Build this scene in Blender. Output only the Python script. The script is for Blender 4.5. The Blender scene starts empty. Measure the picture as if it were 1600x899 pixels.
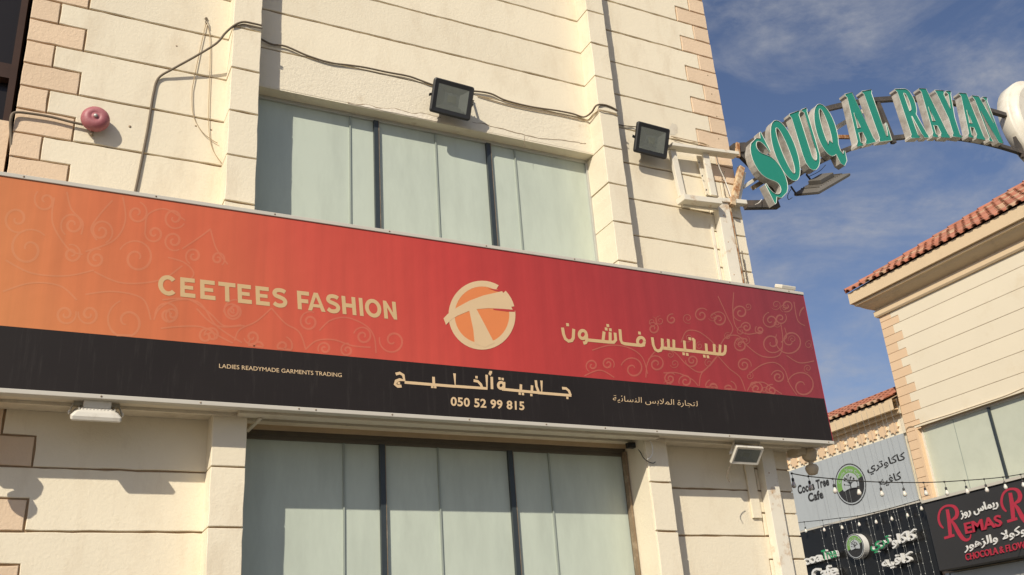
import bpy, math, random
from mathutils import Vector, Matrix
random.seed(7)
V = Vector
sc = bpy.context.scene
COL = sc.collection

# ------------------------------------------------------------------ camera
D = 5.7                       # metres from the lens to the shop wall (plane Y = 0)
CAM = V((0, -D, 1.6))
YAW, PITCH, ROLL, FPX = 0.49299685, 0.40240961, -0.07733841, 1513.4963   # FPX: focal length in px of a 1600 px wide frame
fwd = V((math.sin(YAW)*math.cos(PITCH), math.cos(YAW)*math.cos(PITCH), math.sin(PITCH)))
r0 = V((math.cos(YAW), -math.sin(YAW), 0)); u0 = r0.cross(fwd)
RT = math.cos(ROLL)*r0 + math.sin(ROLL)*u0
UP = -math.sin(ROLL)*r0 + math.cos(ROLL)*u0
cam = bpy.data.cameras.new('camera'); cam.sensor_width = 36; cam.lens = 36*FPX/1600; cam.clip_end = 3000; cam.clip_start = .05
co = bpy.data.objects.new('camera', cam); COL.objects.link(co); sc.camera = co
co.matrix_world = Matrix(((RT.x, UP.x, -fwd.x, CAM.x), (RT.y, UP.y, -fwd.y, CAM.y), (RT.z, UP.z, -fwd.z, CAM.z), (0, 0, 0, 1)))

# ------------------------------------------------------------------ light
KX, KZ = 1.10, 1.02           # sunlight travels (KX, 1, -KZ): read off the pilaster and sign shadows
sun_to = V((KX, 1, -KZ)).normalized()
elev = math.asin(-sun_to.z)
az = math.atan2(-sun_to.x, -sun_to.y)      # compass angle from +Y towards +X of where the sun stands
sl = bpy.data.lights.new('sun', 'SUN'); sl.energy = 4.6; sl.angle = math.radians(.5); sl.color = (1, .91, .76)
so = bpy.data.objects.new('sun', sl); COL.objects.link(so)
so.rotation_euler = sun_to.to_track_quat('-Z', 'Y').to_euler(); so.location = (-6, -8, 12)
w = bpy.data.worlds.new('World'); sc.world = w; w.use_nodes = True
nt = w.node_tree; nt.nodes.clear()
def N(t, **k):
    n = nt.nodes.new(t)
    for a, b in k.items(): setattr(n, a, b)
    return n
sky = N('ShaderNodeTexSky', sky_type='NISHITA', sun_disc=False, sun_elevation=elev, sun_rotation=az, altitude=50, air_density=1.0, dust_density=1.2, ozone_density=1.2)
tcw = N('ShaderNodeTexCoord')
mpw = N('ShaderNodeMapping'); mpw.inputs['Rotation'].default_value = (.3, .25, .5); mpw.inputs['Scale'].default_value = (.9, 1.8, 3.0)
n1 = N('ShaderNodeTexNoise'); n1.inputs['Scale'].default_value = 3.4; n1.inputs['Detail'].default_value = 9; n1.inputs['Roughness'].default_value = .62; n1.inputs['Distortion'].default_value = .5
cr = N('ShaderNodeValToRGB'); cr.color_ramp.elements[0].position = .42; cr.color_ramp.elements[1].position = .66
n2 = N('ShaderNodeTexNoise'); n2.inputs['Scale'].default_value = 7; n2.inputs['Detail'].default_value = 8; n2.inputs['Roughness'].default_value = .65
cr2 = N('ShaderNodeValToRGB'); cr2.color_ramp.elements[0].position = .36; cr2.color_ramp.elements[1].position = .72
mul = N('ShaderNodeMath', operation='MULTIPLY'); mul2 = N('ShaderNodeMath', operation='MULTIPLY'); mul2.inputs[1].default_value = .9
mixw = N('ShaderNodeMixRGB'); mixw.inputs[2].default_value = (4.7, 4.75, 5.0, 1)
hue = N('ShaderNodeMixRGB', blend_type='MULTIPLY'); hue.inputs[0].default_value = 1; hue.inputs[2].default_value = (.90, .88, .99, 1)
bg = N('ShaderNodeBackground'); bg.inputs['Strength'].default_value = .10
wo = N('ShaderNodeOutputWorld')
L = nt.links.new
L(tcw.outputs['Generated'], mpw.inputs[0]); L(mpw.outputs[0], n1.inputs['Vector']); L(mpw.outputs[0], n2.inputs['Vector'])
L(n1.outputs['Fac'], cr.inputs[0]); L(n2.outputs['Fac'], cr2.inputs[0]); L(cr.outputs[0], mul.inputs[0]); L(cr2.outputs[0], mul.inputs[1]); L(mul.outputs[0], mul2.inputs[0])
L(sky.outputs[0], hue.inputs[1]); L(hue.outputs[0], mixw.inputs[1]); L(mul2.outputs[0], mixw.inputs[0]); L(mixw.outputs[0], bg.inputs[0]); L(bg.outputs[0], wo.inputs[0])
vs = sc.view_settings; vs.view_transform = 'Standard'; vs.look = 'None'; vs.gamma = 1; vs.use_curve_mapping = False; vs.exposure = -.06
sc.render.engine = 'CYCLES'; sc.cycles.max_bounces = 8; sc.cycles.use_denoising = True

# ------------------------------------------------------------------ pixels to places
def ray(x, y): return RT*((x-800)/FPX) - UP*((y-449.5)/FPX) + fwd
def PY(x, y, Y):
    d = ray(x, y); return CAM + d*((Y+D)/d.y)
def PX(x, y, X):
    d = ray(x, y); return CAM + d*(X/d.x)
def ZG(k): return 1.6 + D*(.1738 + .0593*k)      # height of the k-th scored joint

# ------------------------------------------------------------------ helpers
class MB:
    def __init__(s): s.v = []; s.f = []; s.sm = []
    def add(s, vs_, fs, smooth=False):
        b = len(s.v); s.v += [tuple(p) for p in vs_]
        for f in fs: s.f.append([i+b for i in f]); s.sm.append(smooth)
        return s
    def box(s, x0, x1, y0, y1, z0, z1):
        P = [(x, y, z) for z in (z0, z1) for y in (y0, y1) for x in (x0, x1)]
        return s.add(P, [(0,2,3,1),(4,5,7,6),(0,1,5,4),(2,6,7,3),(0,4,6,2),(1,3,7,5)])
    def obox(s, c, a, b, cc):                      # centre and three half-axis vectors
        P = [c + a*i + b*j + cc*k for k in (-1,1) for j in (-1,1) for i in (-1,1)]
        return s.add(P, [(0,2,3,1),(4,5,7,6),(0,1,5,4),(2,6,7,3),(0,4,6,2),(1,3,7,5)])
    def bar(s, p, q, wdt, hgt, upv=V((0,0,1))):
        d = (q-p); l = d.length; d.normalize(); sd = d.cross(upv)
        if sd.length < 1e-3: sd = d.cross(V((0,1,0)))
        sd.normalize(); t = sd.cross(d)
        return s.obox((p+q)/2, d*(l/2), sd*(wdt/2), t*(hgt/2))
    def tube(s, pts, r, n=6, cap=True):
        pts = [V(p) for p in pts]; rings = []; prev = None
        for i, p in enumerate(pts):
            t = (pts[min(i+1, len(pts)-1)] - pts[max(i-1, 0)]).normalized()
            a = prev if prev is not None else (V((0,0,1)) if abs(t.z) < .9 else V((1,0,0)))
            b = t.cross(a)
            if b.length < 1e-4: b = t.cross(V((1,0,0)))
            b.normalize(); a = b.cross(t).normalized(); prev = a
            rr = r[i] if isinstance(r, (list, tuple)) else r
            rings.append([p + (a*math.cos(2*math.pi*k/n) + b*math.sin(2*math.pi*k/n))*rr for k in range(n)])
        vv = [q for g in rings for q in g]; ff = []
        for i in range(len(pts)-1):
            for k in range(n):
                ff.append((i*n+k, i*n+(k+1)%n, (i+1)*n+(k+1)%n, (i+1)*n+k))
        s.add(vv, ff, True)
        if cap:
            m = (len(pts)-1)*n
            s.add(rings[0], [tuple(range(n))[::-1]]); s.add(rings[-1], [tuple(range(n))])
        return s
    def lathe(s, o, ax, prof, n=20, smooth=True):   # prof: (radius, height along ax)
        ax = ax.normalized(); a = ax.orthogonal().normalized(); b = ax.cross(a)
        vv = []; ff = []
        for r, h in prof:
            vv += [o + ax*h + (a*math.cos(2*math.pi*k/n) + b*math.sin(2*math.pi*k/n))*r for k in range(n)]
        for i in range(len(prof)-1):
            for k in range(n): ff.append((i*n+k, i*n+(k+1)%n, (i+1)*n+(k+1)%n, (i+1)*n+k))
        return s.add(vv, ff, smooth)
    def prism(s, loop, off):
        n = len(loop); vv = [V(p) for p in loop] + [V(p)+off for p in loop]
        ff = [tuple(range(n))[::-1], tuple(range(n, 2*n))] + [(i, (i+1)%n, (i+1)%n+n, i+n) for i in range(n)]
        return s.add(vv, ff)
    def mesh(s, name):
        me = bpy.data.meshes.new(name); me.from_pydata(s.v, [], s.f); me.update()
        me.polygons.foreach_set('use_smooth', s.sm)
        return me
    def build(s, name, mat, parent=None, fix=True, bevel=0):
        me = s.mesh(name)
        if fix:
            import bmesh
            bm = bmesh.new(); bm.from_mesh(me); bmesh.ops.recalc_face_normals(bm, faces=bm.faces); bm.to_mesh(me); bm.free()
        o = obj(name, me, mat, parent)
        if bevel:
            m = o.modifiers.new('bevel', 'BEVEL'); m.width = bevel; m.segments = 2; m.limit_method = 'ANGLE'
        return o
def obj(name, me, mat, parent=None):
    if mat and not me.materials: me.materials.append(mat)
    o = bpy.data.objects.new(name, me); COL.objects.link(o)
    if parent:
        o.parent = parent; o.matrix_parent_inverse = PINV.get(parent.name, Matrix())
    return o
PINV = {}
def thing(name, label, cat, loc=(0,0,0), group=None):
    o = bpy.data.objects.new(name, None); COL.objects.link(o); o.empty_display_size = .1
    o.location = loc; PINV[o.name] = Matrix.Translation(-V(loc))
    return tag(o, label, cat, group)
def tag(o, label, cat, group=None):
    o['label'] = label; o['category'] = cat
    if group: o['group'] = group
    return o
def spline(pts, n=8):
    pts = [V(p) for p in pts]
    if len(pts) < 3: return pts
    out = []
    for i in range(len(pts)-1):
        a = pts[max(i-1, 0)]; b = pts[i]; c = pts[i+1]; d = pts[min(i+2, len(pts)-1)]
        for k in range(n):
            t = k/n
            out.append(.5*((2*b) + (c-a)*t + (2*a-5*b+4*c-d)*t*t + (3*b-a-3*c+d)*t**3))
    return out + [pts[-1]]

# ------------------------------------------------------------------ materials
def nodes(m):
    m.use_nodes = True; t = m.node_tree; t.nodes.clear()
    o = t.nodes.new('ShaderNodeOutputMaterial'); b = t.nodes.new('ShaderNodeBsdfPrincipled'); t.links.new(b.outputs[0], o.inputs[0])
    return t, b
def mat(name, c, rough=.6, var=.12, vscale=3., bump=0., bscale=120., metal=0., spec=.5, coat=0., dirt=None, dscale=1.2, dlo=.5, dhi=.75, streak=0, vary=False):
    m = bpy.data.materials.new(name); t, b = nodes(m); l = t.links.new; A = t.nodes.new
    b.inputs['Roughness'].default_value = rough; b.inputs['Metallic'].default_value = metal
    b.inputs['Specular IOR Level'].default_value = spec; b.inputs['Coat Weight'].default_value = coat; b.inputs['Coat Roughness'].default_value = .08
    tc = A('ShaderNodeTexCoord'); geo = A('ShaderNodeNewGeometry')
    pos = geo.outputs['Position']
    n = A('ShaderNodeTexNoise'); n.inputs['Scale'].default_value = vscale; n.inputs['Detail'].default_value = 6; n.inputs['Roughness'].default_value = .6
    l(pos, n.inputs['Vector'])
    mx = A('ShaderNodeMixRGB'); mx.inputs[1].default_value = (*[x*(1-var) for x in c], 1); mx.inputs[2].default_value = (*[min(1, x*(1+var)) for x in c], 1)
    l(n.outputs['Fac'], mx.inputs[0]); col = mx.outputs[0]
    if vary:
        oi = A('ShaderNodeObjectInfo'); hs = A('ShaderNodeHueSaturation'); mr = A('ShaderNodeMapRange'); mr.inputs[3].default_value = 1-vary; mr.inputs[4].default_value = 1+vary
        l(oi.outputs['Random'], mr.inputs[0]); l(mr.outputs[0], hs.inputs['Value']); l(col, hs.inputs['Color']); col = hs.outputs[0]
    if dirt:
        dn = A('ShaderNodeTexNoise'); dn.inputs['Scale'].default_value = dscale; dn.inputs['Detail'].default_value = 8; dn.inputs['Roughness'].default_value = .7
        if streak:
            mp = A('ShaderNodeMapping'); mp.inputs['Scale'].default_value = (streak, streak, 1); l(pos, mp.inputs[0]); l(mp.outputs[0], dn.inputs['Vector'])
        else: l(pos, dn.inputs['Vector'])
        rp = A('ShaderNodeValToRGB'); rp.color_ramp.elements[0].position = dlo; rp.color_ramp.elements[1].position = dhi; l(dn.outputs['Fac'], rp.inputs[0])
        m2 = A('ShaderNodeMixRGB'); m2.inputs[2].default_value = (*dirt, 1); l(rp.outputs[0], m2.inputs[0]); l(col, m2.inputs[1]); col = m2.outputs[0]
    l(col, b.inputs['Base Color'])
    if bump:
        bn = A('ShaderNodeTexNoise'); bn.inputs['Scale'].default_value = bscale; bn.inputs['Detail'].default_value = 10; bn.inputs['Roughness'].default_value = .72; l(pos, bn.inputs['Vector'])
        bp = A('ShaderNodeBump'); bp.inputs['Strength'].default_value = bump; bp.inputs['Distance'].default_value = .01; l(bn.outputs['Fac'], bp.inputs['Height']); l(bp.outputs[0], b.inputs['Normal'])
    return m
M = {}
M['cream'] = mat('cream_plaster', (.79, .715, .555), .85, .05, 2.2, .36, 48, spec=.15, dirt=(.64, .545, .40), dscale=1.5, dlo=.50, dhi=.85, streak=2.6, vary=.035)
M['quoin'] = mat('tan_plaster', (.73, .565, .40), .85, .07, 4, .55, 48, spec=.15, dirt=(.55, .42, .29), dscale=2, dlo=.5, dhi=.85, vary=.06)
M['white_plaster'] = mat('pale_patched_plaster', (.78, .71, .56), .85, .06, 5, .6, 44, spec=.15, dirt=(.56, .46, .32), dscale=4, dlo=.58, dhi=.8, streak=1.5)
M['bare_plaster'] = mat('bare_plaster', (.84, .77, .64), .9, .10, 30, .6, 60, spec=.1, dirt=(.60, .47, .33), dscale=14, dlo=.55, dhi=.8)
M['joint'] = mat('joint_mortar', (.36, .25, .15), .95, .3, 14, .5, 90, spec=.1)
M['joint_far'] = mat('thin_joint', (.40, .28, .17), .95, .2, 10, spec=.1)
M['cream_far'] = mat('cream_plaster_far', (.79, .71, .545), .85, .04, 1.5, .2, 50, spec=.15, dirt=(.66, .55, .37), dscale=1.2, dlo=.55, dhi=.9, vary=.02)
M['quoin_far'] = mat('tan_plaster_far', (.74, .54, .35), .85, .05, 3, .2, 50, spec=.15, vary=.02)
M['cornice'] = mat('tan_cornice_paint', (.72, .56, .36), .8, .06, 3, .15, 60, spec=.2, dirt=(.55, .42, .27), dscale=2.5, dlo=.58, dhi=.8)
M['pane'] = mat('frosted_pane', (.52, .58, .495), .45, .10, .9, spec=.3, coat=.22, dirt=(.43, .48, .41), dscale=1.3, dlo=.42, dhi=.78, streak=4)
M['pane_far'] = mat('frosted_pane_far', (.55, .58, .47), .35, .05, 1.2, spec=.5, coat=.3, dirt=(.47, .50, .40), dscale=1.5, dlo=.45, dhi=.8)
M['seam'] = mat('grey_sealant', (.30, .34, .30), .6, .1)
M['mullion'] = mat('dark_mullion', (.035, .045, .05), .4, .2, 12)
M['bronze'] = mat('bronze_frame', (.22, .16, .10), .5, .25, 9, dirt=(.45, .36, .25), dscale=14)
M['darkbronze'] = mat('dark_bronze_frame', (.10, .085, .06), .5, .25, 9)
M['alu'] = mat('dull_aluminium', (.50, .50, .46), .45, .1, 6, metal=.4)
M['wood'] = mat('beige_head_board', (.50, .38, .24), .8, .2, 8)
M['trim'] = mat('white_trim', (.54, .51, .44), .5, .08, 6, dirt=(.50, .45, .36), dscale=9, dlo=.6, dhi=.8)
M['soffit'] = mat('sign_underside', (.66, .60, .48), .6, .1, 5, dirt=(.45, .37, .27), dscale=5, dlo=.5, dhi=.8)
M['ink'] = mat('tan_print', (.58, .40, .20), .5, .06, 8)
M['ink_light'] = mat('pale_tan_print', (.66, .48, .28), .5, .06, 8)
M['logo_orange'] = mat('orange_print', (.70, .22, .07), .5, .06, 8)
M['signblack'] = mat('black_print', (.020, .016, .0145), .45, .25, 2, spec=.2, dirt=(.042, .036, .032), dscale=3, dlo=.55, dhi=.85, streak=14)
M['black'] = mat('black_casing', (.022, .022, .022), .5, .25, 20, .1, 200)
M['lamp_glass'] = mat('lamp_glass', (.12, .13, .115), .12, .1, 6, spec=.6, coat=.5)
M['reflector'] = mat('lamp_reflector', (.42, .43, .40), .3, .1, 8, metal=.5)
M['led'] = mat('led_chip', (.36, .36, .27), .5)
M['whitemetal'] = mat('white_casing', (.66, .63, .55), .5, .08, 9, dirt=(.45, .40, .31), dscale=14, dlo=.55, dhi=.8)
M['cable'] = mat('grey_cable', (.16, .125, .085), .7, .25, 12)
M['cable_tan'] = mat('painted_cable', (.42, .32, .20), .8, .2, 12)
M['bead'] = mat('led_bead', (.48, .48, .45), .4)
M['strand'] = mat('fairy_wire', (.33, .35, .35), .6)
M['cable_white'] = mat('white_wire', (.70, .67, .60), .6)
M['bell'] = mat('faded_red_gong', (.36, .105, .12), .5, .15, 14, .1, 90, dirt=(.44, .20, .20), dscale=18, dlo=.45, dhi=.8)
M['steel_white'] = mat('cream_painted_steel', (.76, .71, .59), .6, .08, 10, .15, 60, dirt=(.46, .27, .12), dscale=7, dlo=.57, dhi=.74)
M['rust'] = mat('rusty_steel', (.66, .52, .33), .8, .1, 12, .4, 60, dirt=(.30, .115, .035), dscale=11, dlo=.42, dhi=.60, streak=1)
M['arch_steel'] = mat('dark_arch_steel', (.07, .062, .055), .7, .3, 8, .3, 60, dirt=(.14, .10, .07), dscale=8)
M['beam'] = mat('beige_steel', (.52, .42, .29), .7, .15, 8, dirt=(.26, .14, .07), dscale=12)
M['grey_lamp'] = mat('dark_grey_casing', (.13, .12, .105), .5, .2, 8)
M['teal'] = mat('teal_letter_face', (.024, .245, .175), .4, .06, 3, spec=.3, coat=.05, dirt=(.035, .27, .20), dscale=2.5)
M['letter_side'] = mat('galvanised_return', (.60, .575, .52), .45, .18, 7, .1, 40, metal=.2, dirt=(.27, .24, .20), dscale=6, dlo=.42, dhi=.72)
M['letter_rim'] = mat('pale_letter_rim', (.62, .66, .60), .4)
M['oval'] = mat('oval_sign_casing', (.72, .68, .58), .45, .05, 4, dirt=(.58, .52, .42), dscale=6)
M['tile'] = mat('clay_tile', (.40, .155, .095), .8, .2, 9, .3, 60, spec=.15, dirt=(.44, .26, .19), dscale=5, dlo=.45, dhi=.8, vary=.14)
M['tile_old'] = mat('weathered_clay_tile', (.46, .30, .19), .85, .15, 9, .3, 60, spec=.15, dirt=(.40, .18, .10), dscale=5, dlo=.5, dhi=.8, vary=.12)
M['banner'] = mat('grey_banner', (.42, .455, .47), .6, .04, 1.5, dirt=(.38, .41, .425), dscale=2, streak=6)
M['darkprint'] = mat('dark_print', (.028, .028, .028), .6, .1)
M['green'] = mat('green_print', (.16, .33, .075), .55, .1, 6)
M['greenled'] = mat('green_acrylic', (.02, .27, .10), .35, .1, 6)
M['whiteacr'] = mat('white_acrylic', (.72, .72, .69), .4, .06, 6)
M['blackacr'] = mat('black_acrylic', (.012, .012, .012), .3, .2, 2)
M['remas'] = mat('charcoal_panel', (.035, .033, .031), .4, .15, 2)
M['crimson'] = mat('crimson_acrylic', (.42, .030, .055), .4, .08, 6)
M['bulb'] = mat('milky_bulb', (.66, .64, .58), .25, .03)
M['bulb'].node_tree.nodes['Principled BSDF'].inputs['Subsurface Weight'].default_value = .2
M['shadedwall'] = mat('shaded_brown_cladding', (.030, .023, .019), .6, .25, 3, spec=.2, dirt=(.05, .036, .028), dscale=2)  # dark cladding, with the gap's shade put into its colour
M['darkglass'] = mat('dark_glass', (.016, .014, .014), .3, .1, 2, spec=.3)
M['maroon'] = mat('maroon_frame', (.045, .026, .021), .6, .2, 6, spec=.2)
M['ground'] = mat('paving', (.13, .12, .10), .9, .15, .7, .3, 30, dirt=(.09, .085, .075), dscale=.5)
M['stain'] = mat('dark_stain', (.30, .22, .14), .9, .2, 20)

def gradient_mat(name, lift):
    m = bpy.data.materials.new(name); t, b = nodes(m); l = t.links.new; A = t.nodes.new
    geo = A('ShaderNodeNewGeometry'); sx = A('ShaderNodeSeparateXYZ'); l(geo.outputs['Position'], sx.inputs[0])
    # printed colour blend along the board, leaning a little with height
    ma = A('ShaderNodeMath'); ma.operation = 'MULTIPLY_ADD'; ma.inputs[1].default_value = .55; ma.inputs[2].default_value = -2.1
    l(sx.outputs['Z'], ma.inputs[0])
    ad = A('ShaderNodeMath'); ad.operation = 'ADD'; l(sx.outputs['X'], ad.inputs[0]); l(ma.outputs[0], ad.inputs[1])
    nz = A('ShaderNodeTexNoise'); nz.inputs['Scale'].default_value = .9; nz.inputs['Detail'].default_value = 2; l(geo.outputs['Position'], nz.inputs['Vector'])
    a2 = A('ShaderNodeMath'); a2.operation = 'MULTIPLY_ADD'; a2.inputs[1].default_value = .7; l(nz.outputs['Fac'], a2.inputs[0]); l(ad.outputs[0], a2.inputs[2])
    mr = A('ShaderNodeMapRange'); mr.inputs[1].default_value = -.2; mr.inputs[2].default_value = 6.1; l(a2.outputs[0], mr.inputs[0])
    rp = A('ShaderNodeValToRGB'); e = rp.color_ramp.elements
    cols = [(0, (.62, .25, .09)), (.10, (.60, .205, .08)), (.22, (.57, .14, .066)), (.36, (.55, .088, .060)), (.52, (.49, .056, .050)), (.70, (.37, .042, .045)), (.86, (.285, .040, .048)), (1, (.215, .040, .054))]
    e[0].position = 0; e[0].color = (*cols[0][1], 1); e[1].position = 1; e[1].color = (*cols[-1][1], 1)
    for p, c in cols[1:-1]:
        q = e.new(p); q.color = (*c, 1)
    l(mr.outputs[0], rp.inputs[0]); col = rp.outputs[0]
    mx = A('ShaderNodeMixRGB'); mx.inputs[0].default_value = lift; mx.inputs[2].default_value = (.62, .36, .22, 1); l(col, mx.inputs[1]); col = mx.outputs[0]
    mp = A('ShaderNodeMapping'); mp.inputs['Scale'].default_value = (16, 16, .8); l(geo.outputs['Position'], mp.inputs[0])
    dn = A('ShaderNodeTexNoise'); dn.inputs['Scale'].default_value = 1; dn.inputs['Detail'].default_value = 6; l(mp.outputs[0], dn.inputs['Vector'])
    r2 = A('ShaderNodeValToRGB'); r2.color_ramp.elements[0].position = .35; r2.color_ramp.elements[0].color = (.93, .93, .93, 1); r2.color_ramp.elements[1].position = .7; r2.color_ramp.elements[1].color = (1.05, 1.03, 1.02, 1); l(dn.outputs['Fac'], r2.inputs[0])
    m3 = A('ShaderNodeMixRGB'); m3.blend_type = 'MULTIPLY'; m3.inputs[0].default_value = 1; l(col, m3.inputs[1]); l(r2.outputs[0], m3.inputs[2])
    l(m3.outputs[0], b.inputs['Base Color']); b.inputs['Roughness'].default_value = .5; b.inputs['Specular IOR Level'].default_value = .22
    bn = A('ShaderNodeTexNoise'); bn.inputs['Scale'].default_value = 2.2; bn.inputs['Detail'].default_value = 3; l(geo.outputs['Position'], bn.inputs['Vector'])
    bp = A('ShaderNodeBump'); bp.inputs['Strength'].default_value = .5; bp.inputs['Distance'].default_value = .02; l(bn.outputs['Fac'], bp.inputs['Height']); l(bp.outputs[0], b.inputs['Normal'])
    return m
M['signred'] = gradient_mat('red_orange_print', 0)
M['scroll'] = gradient_mat('scroll_print', .19)

# ------------------------------------------------------------------ flat shapes, blocks and lettering
class Fr:                                            # a wall plane: u to the right, v up, n outwards
    def __init__(s, o, u, v, n): s.o, s.u, s.v, s.n = V(o), V(u), V(v), V(n)
    def __call__(s, a, b, c=0): return s.o + s.u*a + s.v*b + s.n*c
FA = Fr((0,0,0), (1,0,0), (0,0,1), (0,-1,0))
XR = 2.555*D
FR = Fr((XR,0,0), (0,-1,0), (0,0,1), (-1,0,0))       # the building across the alley, facing -X
def block(fr, poly, top, base, gap=.0042, bev=.0035, jit=.0042, step=.075):
    """one plaster block: outline poly in (u, v), face at height top, back at height base, ragged arrises"""
    n = len(poly)
    area = sum(poly[i][0]*poly[(i+1)%n][1]-poly[(i+1)%n][0]*poly[i][1] for i in range(n))
    if area < 0: poly = poly[::-1]
    def inset(pl, d):
        out = []; m = len(pl)
        for i in range(m):
            a = V(pl[i-1]); b_ = V(pl[i]); c = V(pl[(i+1)%m])
            e1 = (b_-a); e2 = (c-b_)
            if e1.length < 1e-9 or e2.length < 1e-9: out.append(tuple(b_)); continue
            e1.normalize(); e2.normalize(); n1_ = V((-e1.y, e1.x)); n2_ = V((-e2.y, e2.x)); k = 1+n1_.dot(n2_)
            q = b_ + (n1_+n2_)*(d/max(k, .35)); out.append((q.x, q.y))
        return out
    pl = inset(poly, gap); ring = []
    for i in range(n):
        a = V(pl[i]); b_ = V(pl[(i+1)%n]); l = (b_-a).length; k = max(1, int(l/step)); e = (b_-a)/l; nn = V((-e.y, e.x))
        for j in range(k):
            p = a + (b_-a)*(j/k)
            if j: p = p + e*random.uniform(-.3, .3)*l/k
            p = p + nn*random.uniform(-.25, 1)*jit; ring.append((p.x, p.y))
    m = len(ring); r1 = inset(ring, bev)
    vv = [fr(a, b_, base) for a, b_ in ring] + [fr(a, b_, top-bev) for a, b_ in ring] + [fr(a, b_, top) for a, b_ in r1]
    ff = [tuple(range(2*m, 3*m))]
    for i in range(m):
        j = (i+1) % m; ff += [(i, j, m+j, m+i), (m+i, m+j, 2*m+j, 2*m+i)]
    if fr.u.cross(fr.v).dot(fr.n) < 0: ff = [f[::-1] for f in ff]
    return MB().add(vv, ff)
def rect(a0, a1, b0, b1): return [(a0,b0),(a1,b0),(a1,b1),(a0,b1)]

def text_verts(body, offset=0, spacing=1, extrude=0, res=3):
    c = bpy.data.curves.new('t', 'FONT'); c.body = body; c.offset = offset; c.space_character = spacing; c.extrude = extrude; c.resolution_u = res
    o = bpy.data.objects.new('t', c); COL.objects.link(o)
    dg = bpy.context.evaluated_depsgraph_get(); me = bpy.data.meshes.new_from_object(o.evaluated_get(dg))
    vv = [v.co.copy() for v in me.vertices]; ff = [tuple(p.vertices) for p in me.polygons]
    bpy.data.objects.remove(o); bpy.data.curves.remove(c); bpy.data.meshes.remove(me)
    return vv, ff
def lettering(name, body, BL, BR, TL, nrm, material, parent, depth=0, offset=0, spacing=1, lift=.0015, side=None):
    vv, ff = text_verts(body, offset, spacing, .5 if depth else 0)
    x0 = min(v.x for v in vv); x1 = max(v.x for v in vv); y0 = min(v.y for v in vv); y1 = max(v.y for v in vv)
    P = [BL + (BR-BL)*((v.x-x0)/(x1-x0)) + (TL-BL)*((v.y-y0)/(y1-y0)) + nrm*(lift + (v.z+.5)*depth if depth else lift) for v in vv]
    # one part for each word: pieces closer than a space belong together
    par = list(range(len(vv)))
    def find(a):
        while par[a] != a: par[a] = par[par[a]]; a = par[a]
        return a
    for f in ff:
        for k in f[1:]: par[find(k)] = find(f[0])
    ext = {}
    for k, v in enumerate(vv):
        e = ext.setdefault(find(k), [v.x, v.x]); e[0] = min(e[0], v.x); e[1] = max(e[1], v.x)
    grp = {}; end = None; n = -1
    for r_, e in sorted(ext.items(), key=lambda q: q[1][0]):
        if end is None or e[0]-end > .14: n += 1; end = e[1]
        end = max(end, e[1]); grp[r_] = n
    for w_ in range(n+1):
        fs = [f for f in ff if grp[find(f[0])] == w_]; idx = {}
        for f in fs:
            for k in f: idx.setdefault(k, len(idx))
        me = bpy.data.meshes.new(name); me.from_pydata([tuple(P[k]) for k in idx], [], [[idx[k] for k in f] for f in fs]); me.update()
        o = obj(name, me, material, parent)
        if side and depth:
            me.materials.append(side)
            for p in me.polygons:
                if abs(p.normal.dot(nrm)) < .5: p.material_index = 1
    return o
def vis(*codes): return ''.join(chr(c) for c in reversed(codes))   # joined Arabic forms, laid out left to right
def fill(loops, extrude=0):
    """filled flat outline with holes, as (verts, faces) in the z = 0 plane"""
    c = bpy.data.curves.new('t', 'CURVE'); c.dimensions = '2D'; c.fill_mode = 'BOTH'; c.extrude = extrude
    for lp in loops:
        s = c.splines.new('POLY'); s.points.add(len(lp)-1); s.use_cyclic_u = True
        for p, q in zip(s.points, lp): p.co = (q[0], q[1], 0, 1)
    o = bpy.data.objects.new('t', c); COL.objects.link(o)
    dg = bpy.context.evaluated_depsgraph_get(); me = bpy.data.meshes.new_from_object(o.evaluated_get(dg))
    vv = [v.co.copy() for v in me.vertices]; ff = [tuple(p.vertices) for p in me.polygons]
    bpy.data.objects.remove(o); bpy.data.curves.remove(c); bpy.data.meshes.remove(me)
    return vv, ff
def ribbon(mb, pts, wd, nrm, lift=.0015):
    pts = [V(p) for p in pts]; vv = []
    for i, p in enumerate(pts):
        t = (pts[min(i+1, len(pts)-1)] - pts[max(i-1, 0)]).normalized(); s = nrm.cross(t)
        h = (wd[i] if isinstance(wd, (list, tuple)) else wd)/2
        vv += [p + s*h + nrm*lift, p - s*h + nrm*lift]
    mb.add(vv, [(2*i, 2*i+1, 2*i+3, 2*i+2) for i in range(len(pts)-1)])
NY = V((0,-1,0)); NX = V((-1,0,0)); ZV = V((0,0,1)); XV = V((1,0,0))

# ================================================================== GROUND
g = MB().add([(-600,-600,0),(600,-600,0),(600,600,0),(-600,600,0)], [(0,1,2,3)]).build('ground', M['ground']); g['kind'] = 'structure'
p_ = MB().box(-8, 5.9, -1.6, .3, -.2, .14).build('pavement', mat('pavement_slabs', (.28, .25, .21), .9, .1, 1.5, .3, 40)); p_['kind'] = 'structure'

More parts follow.
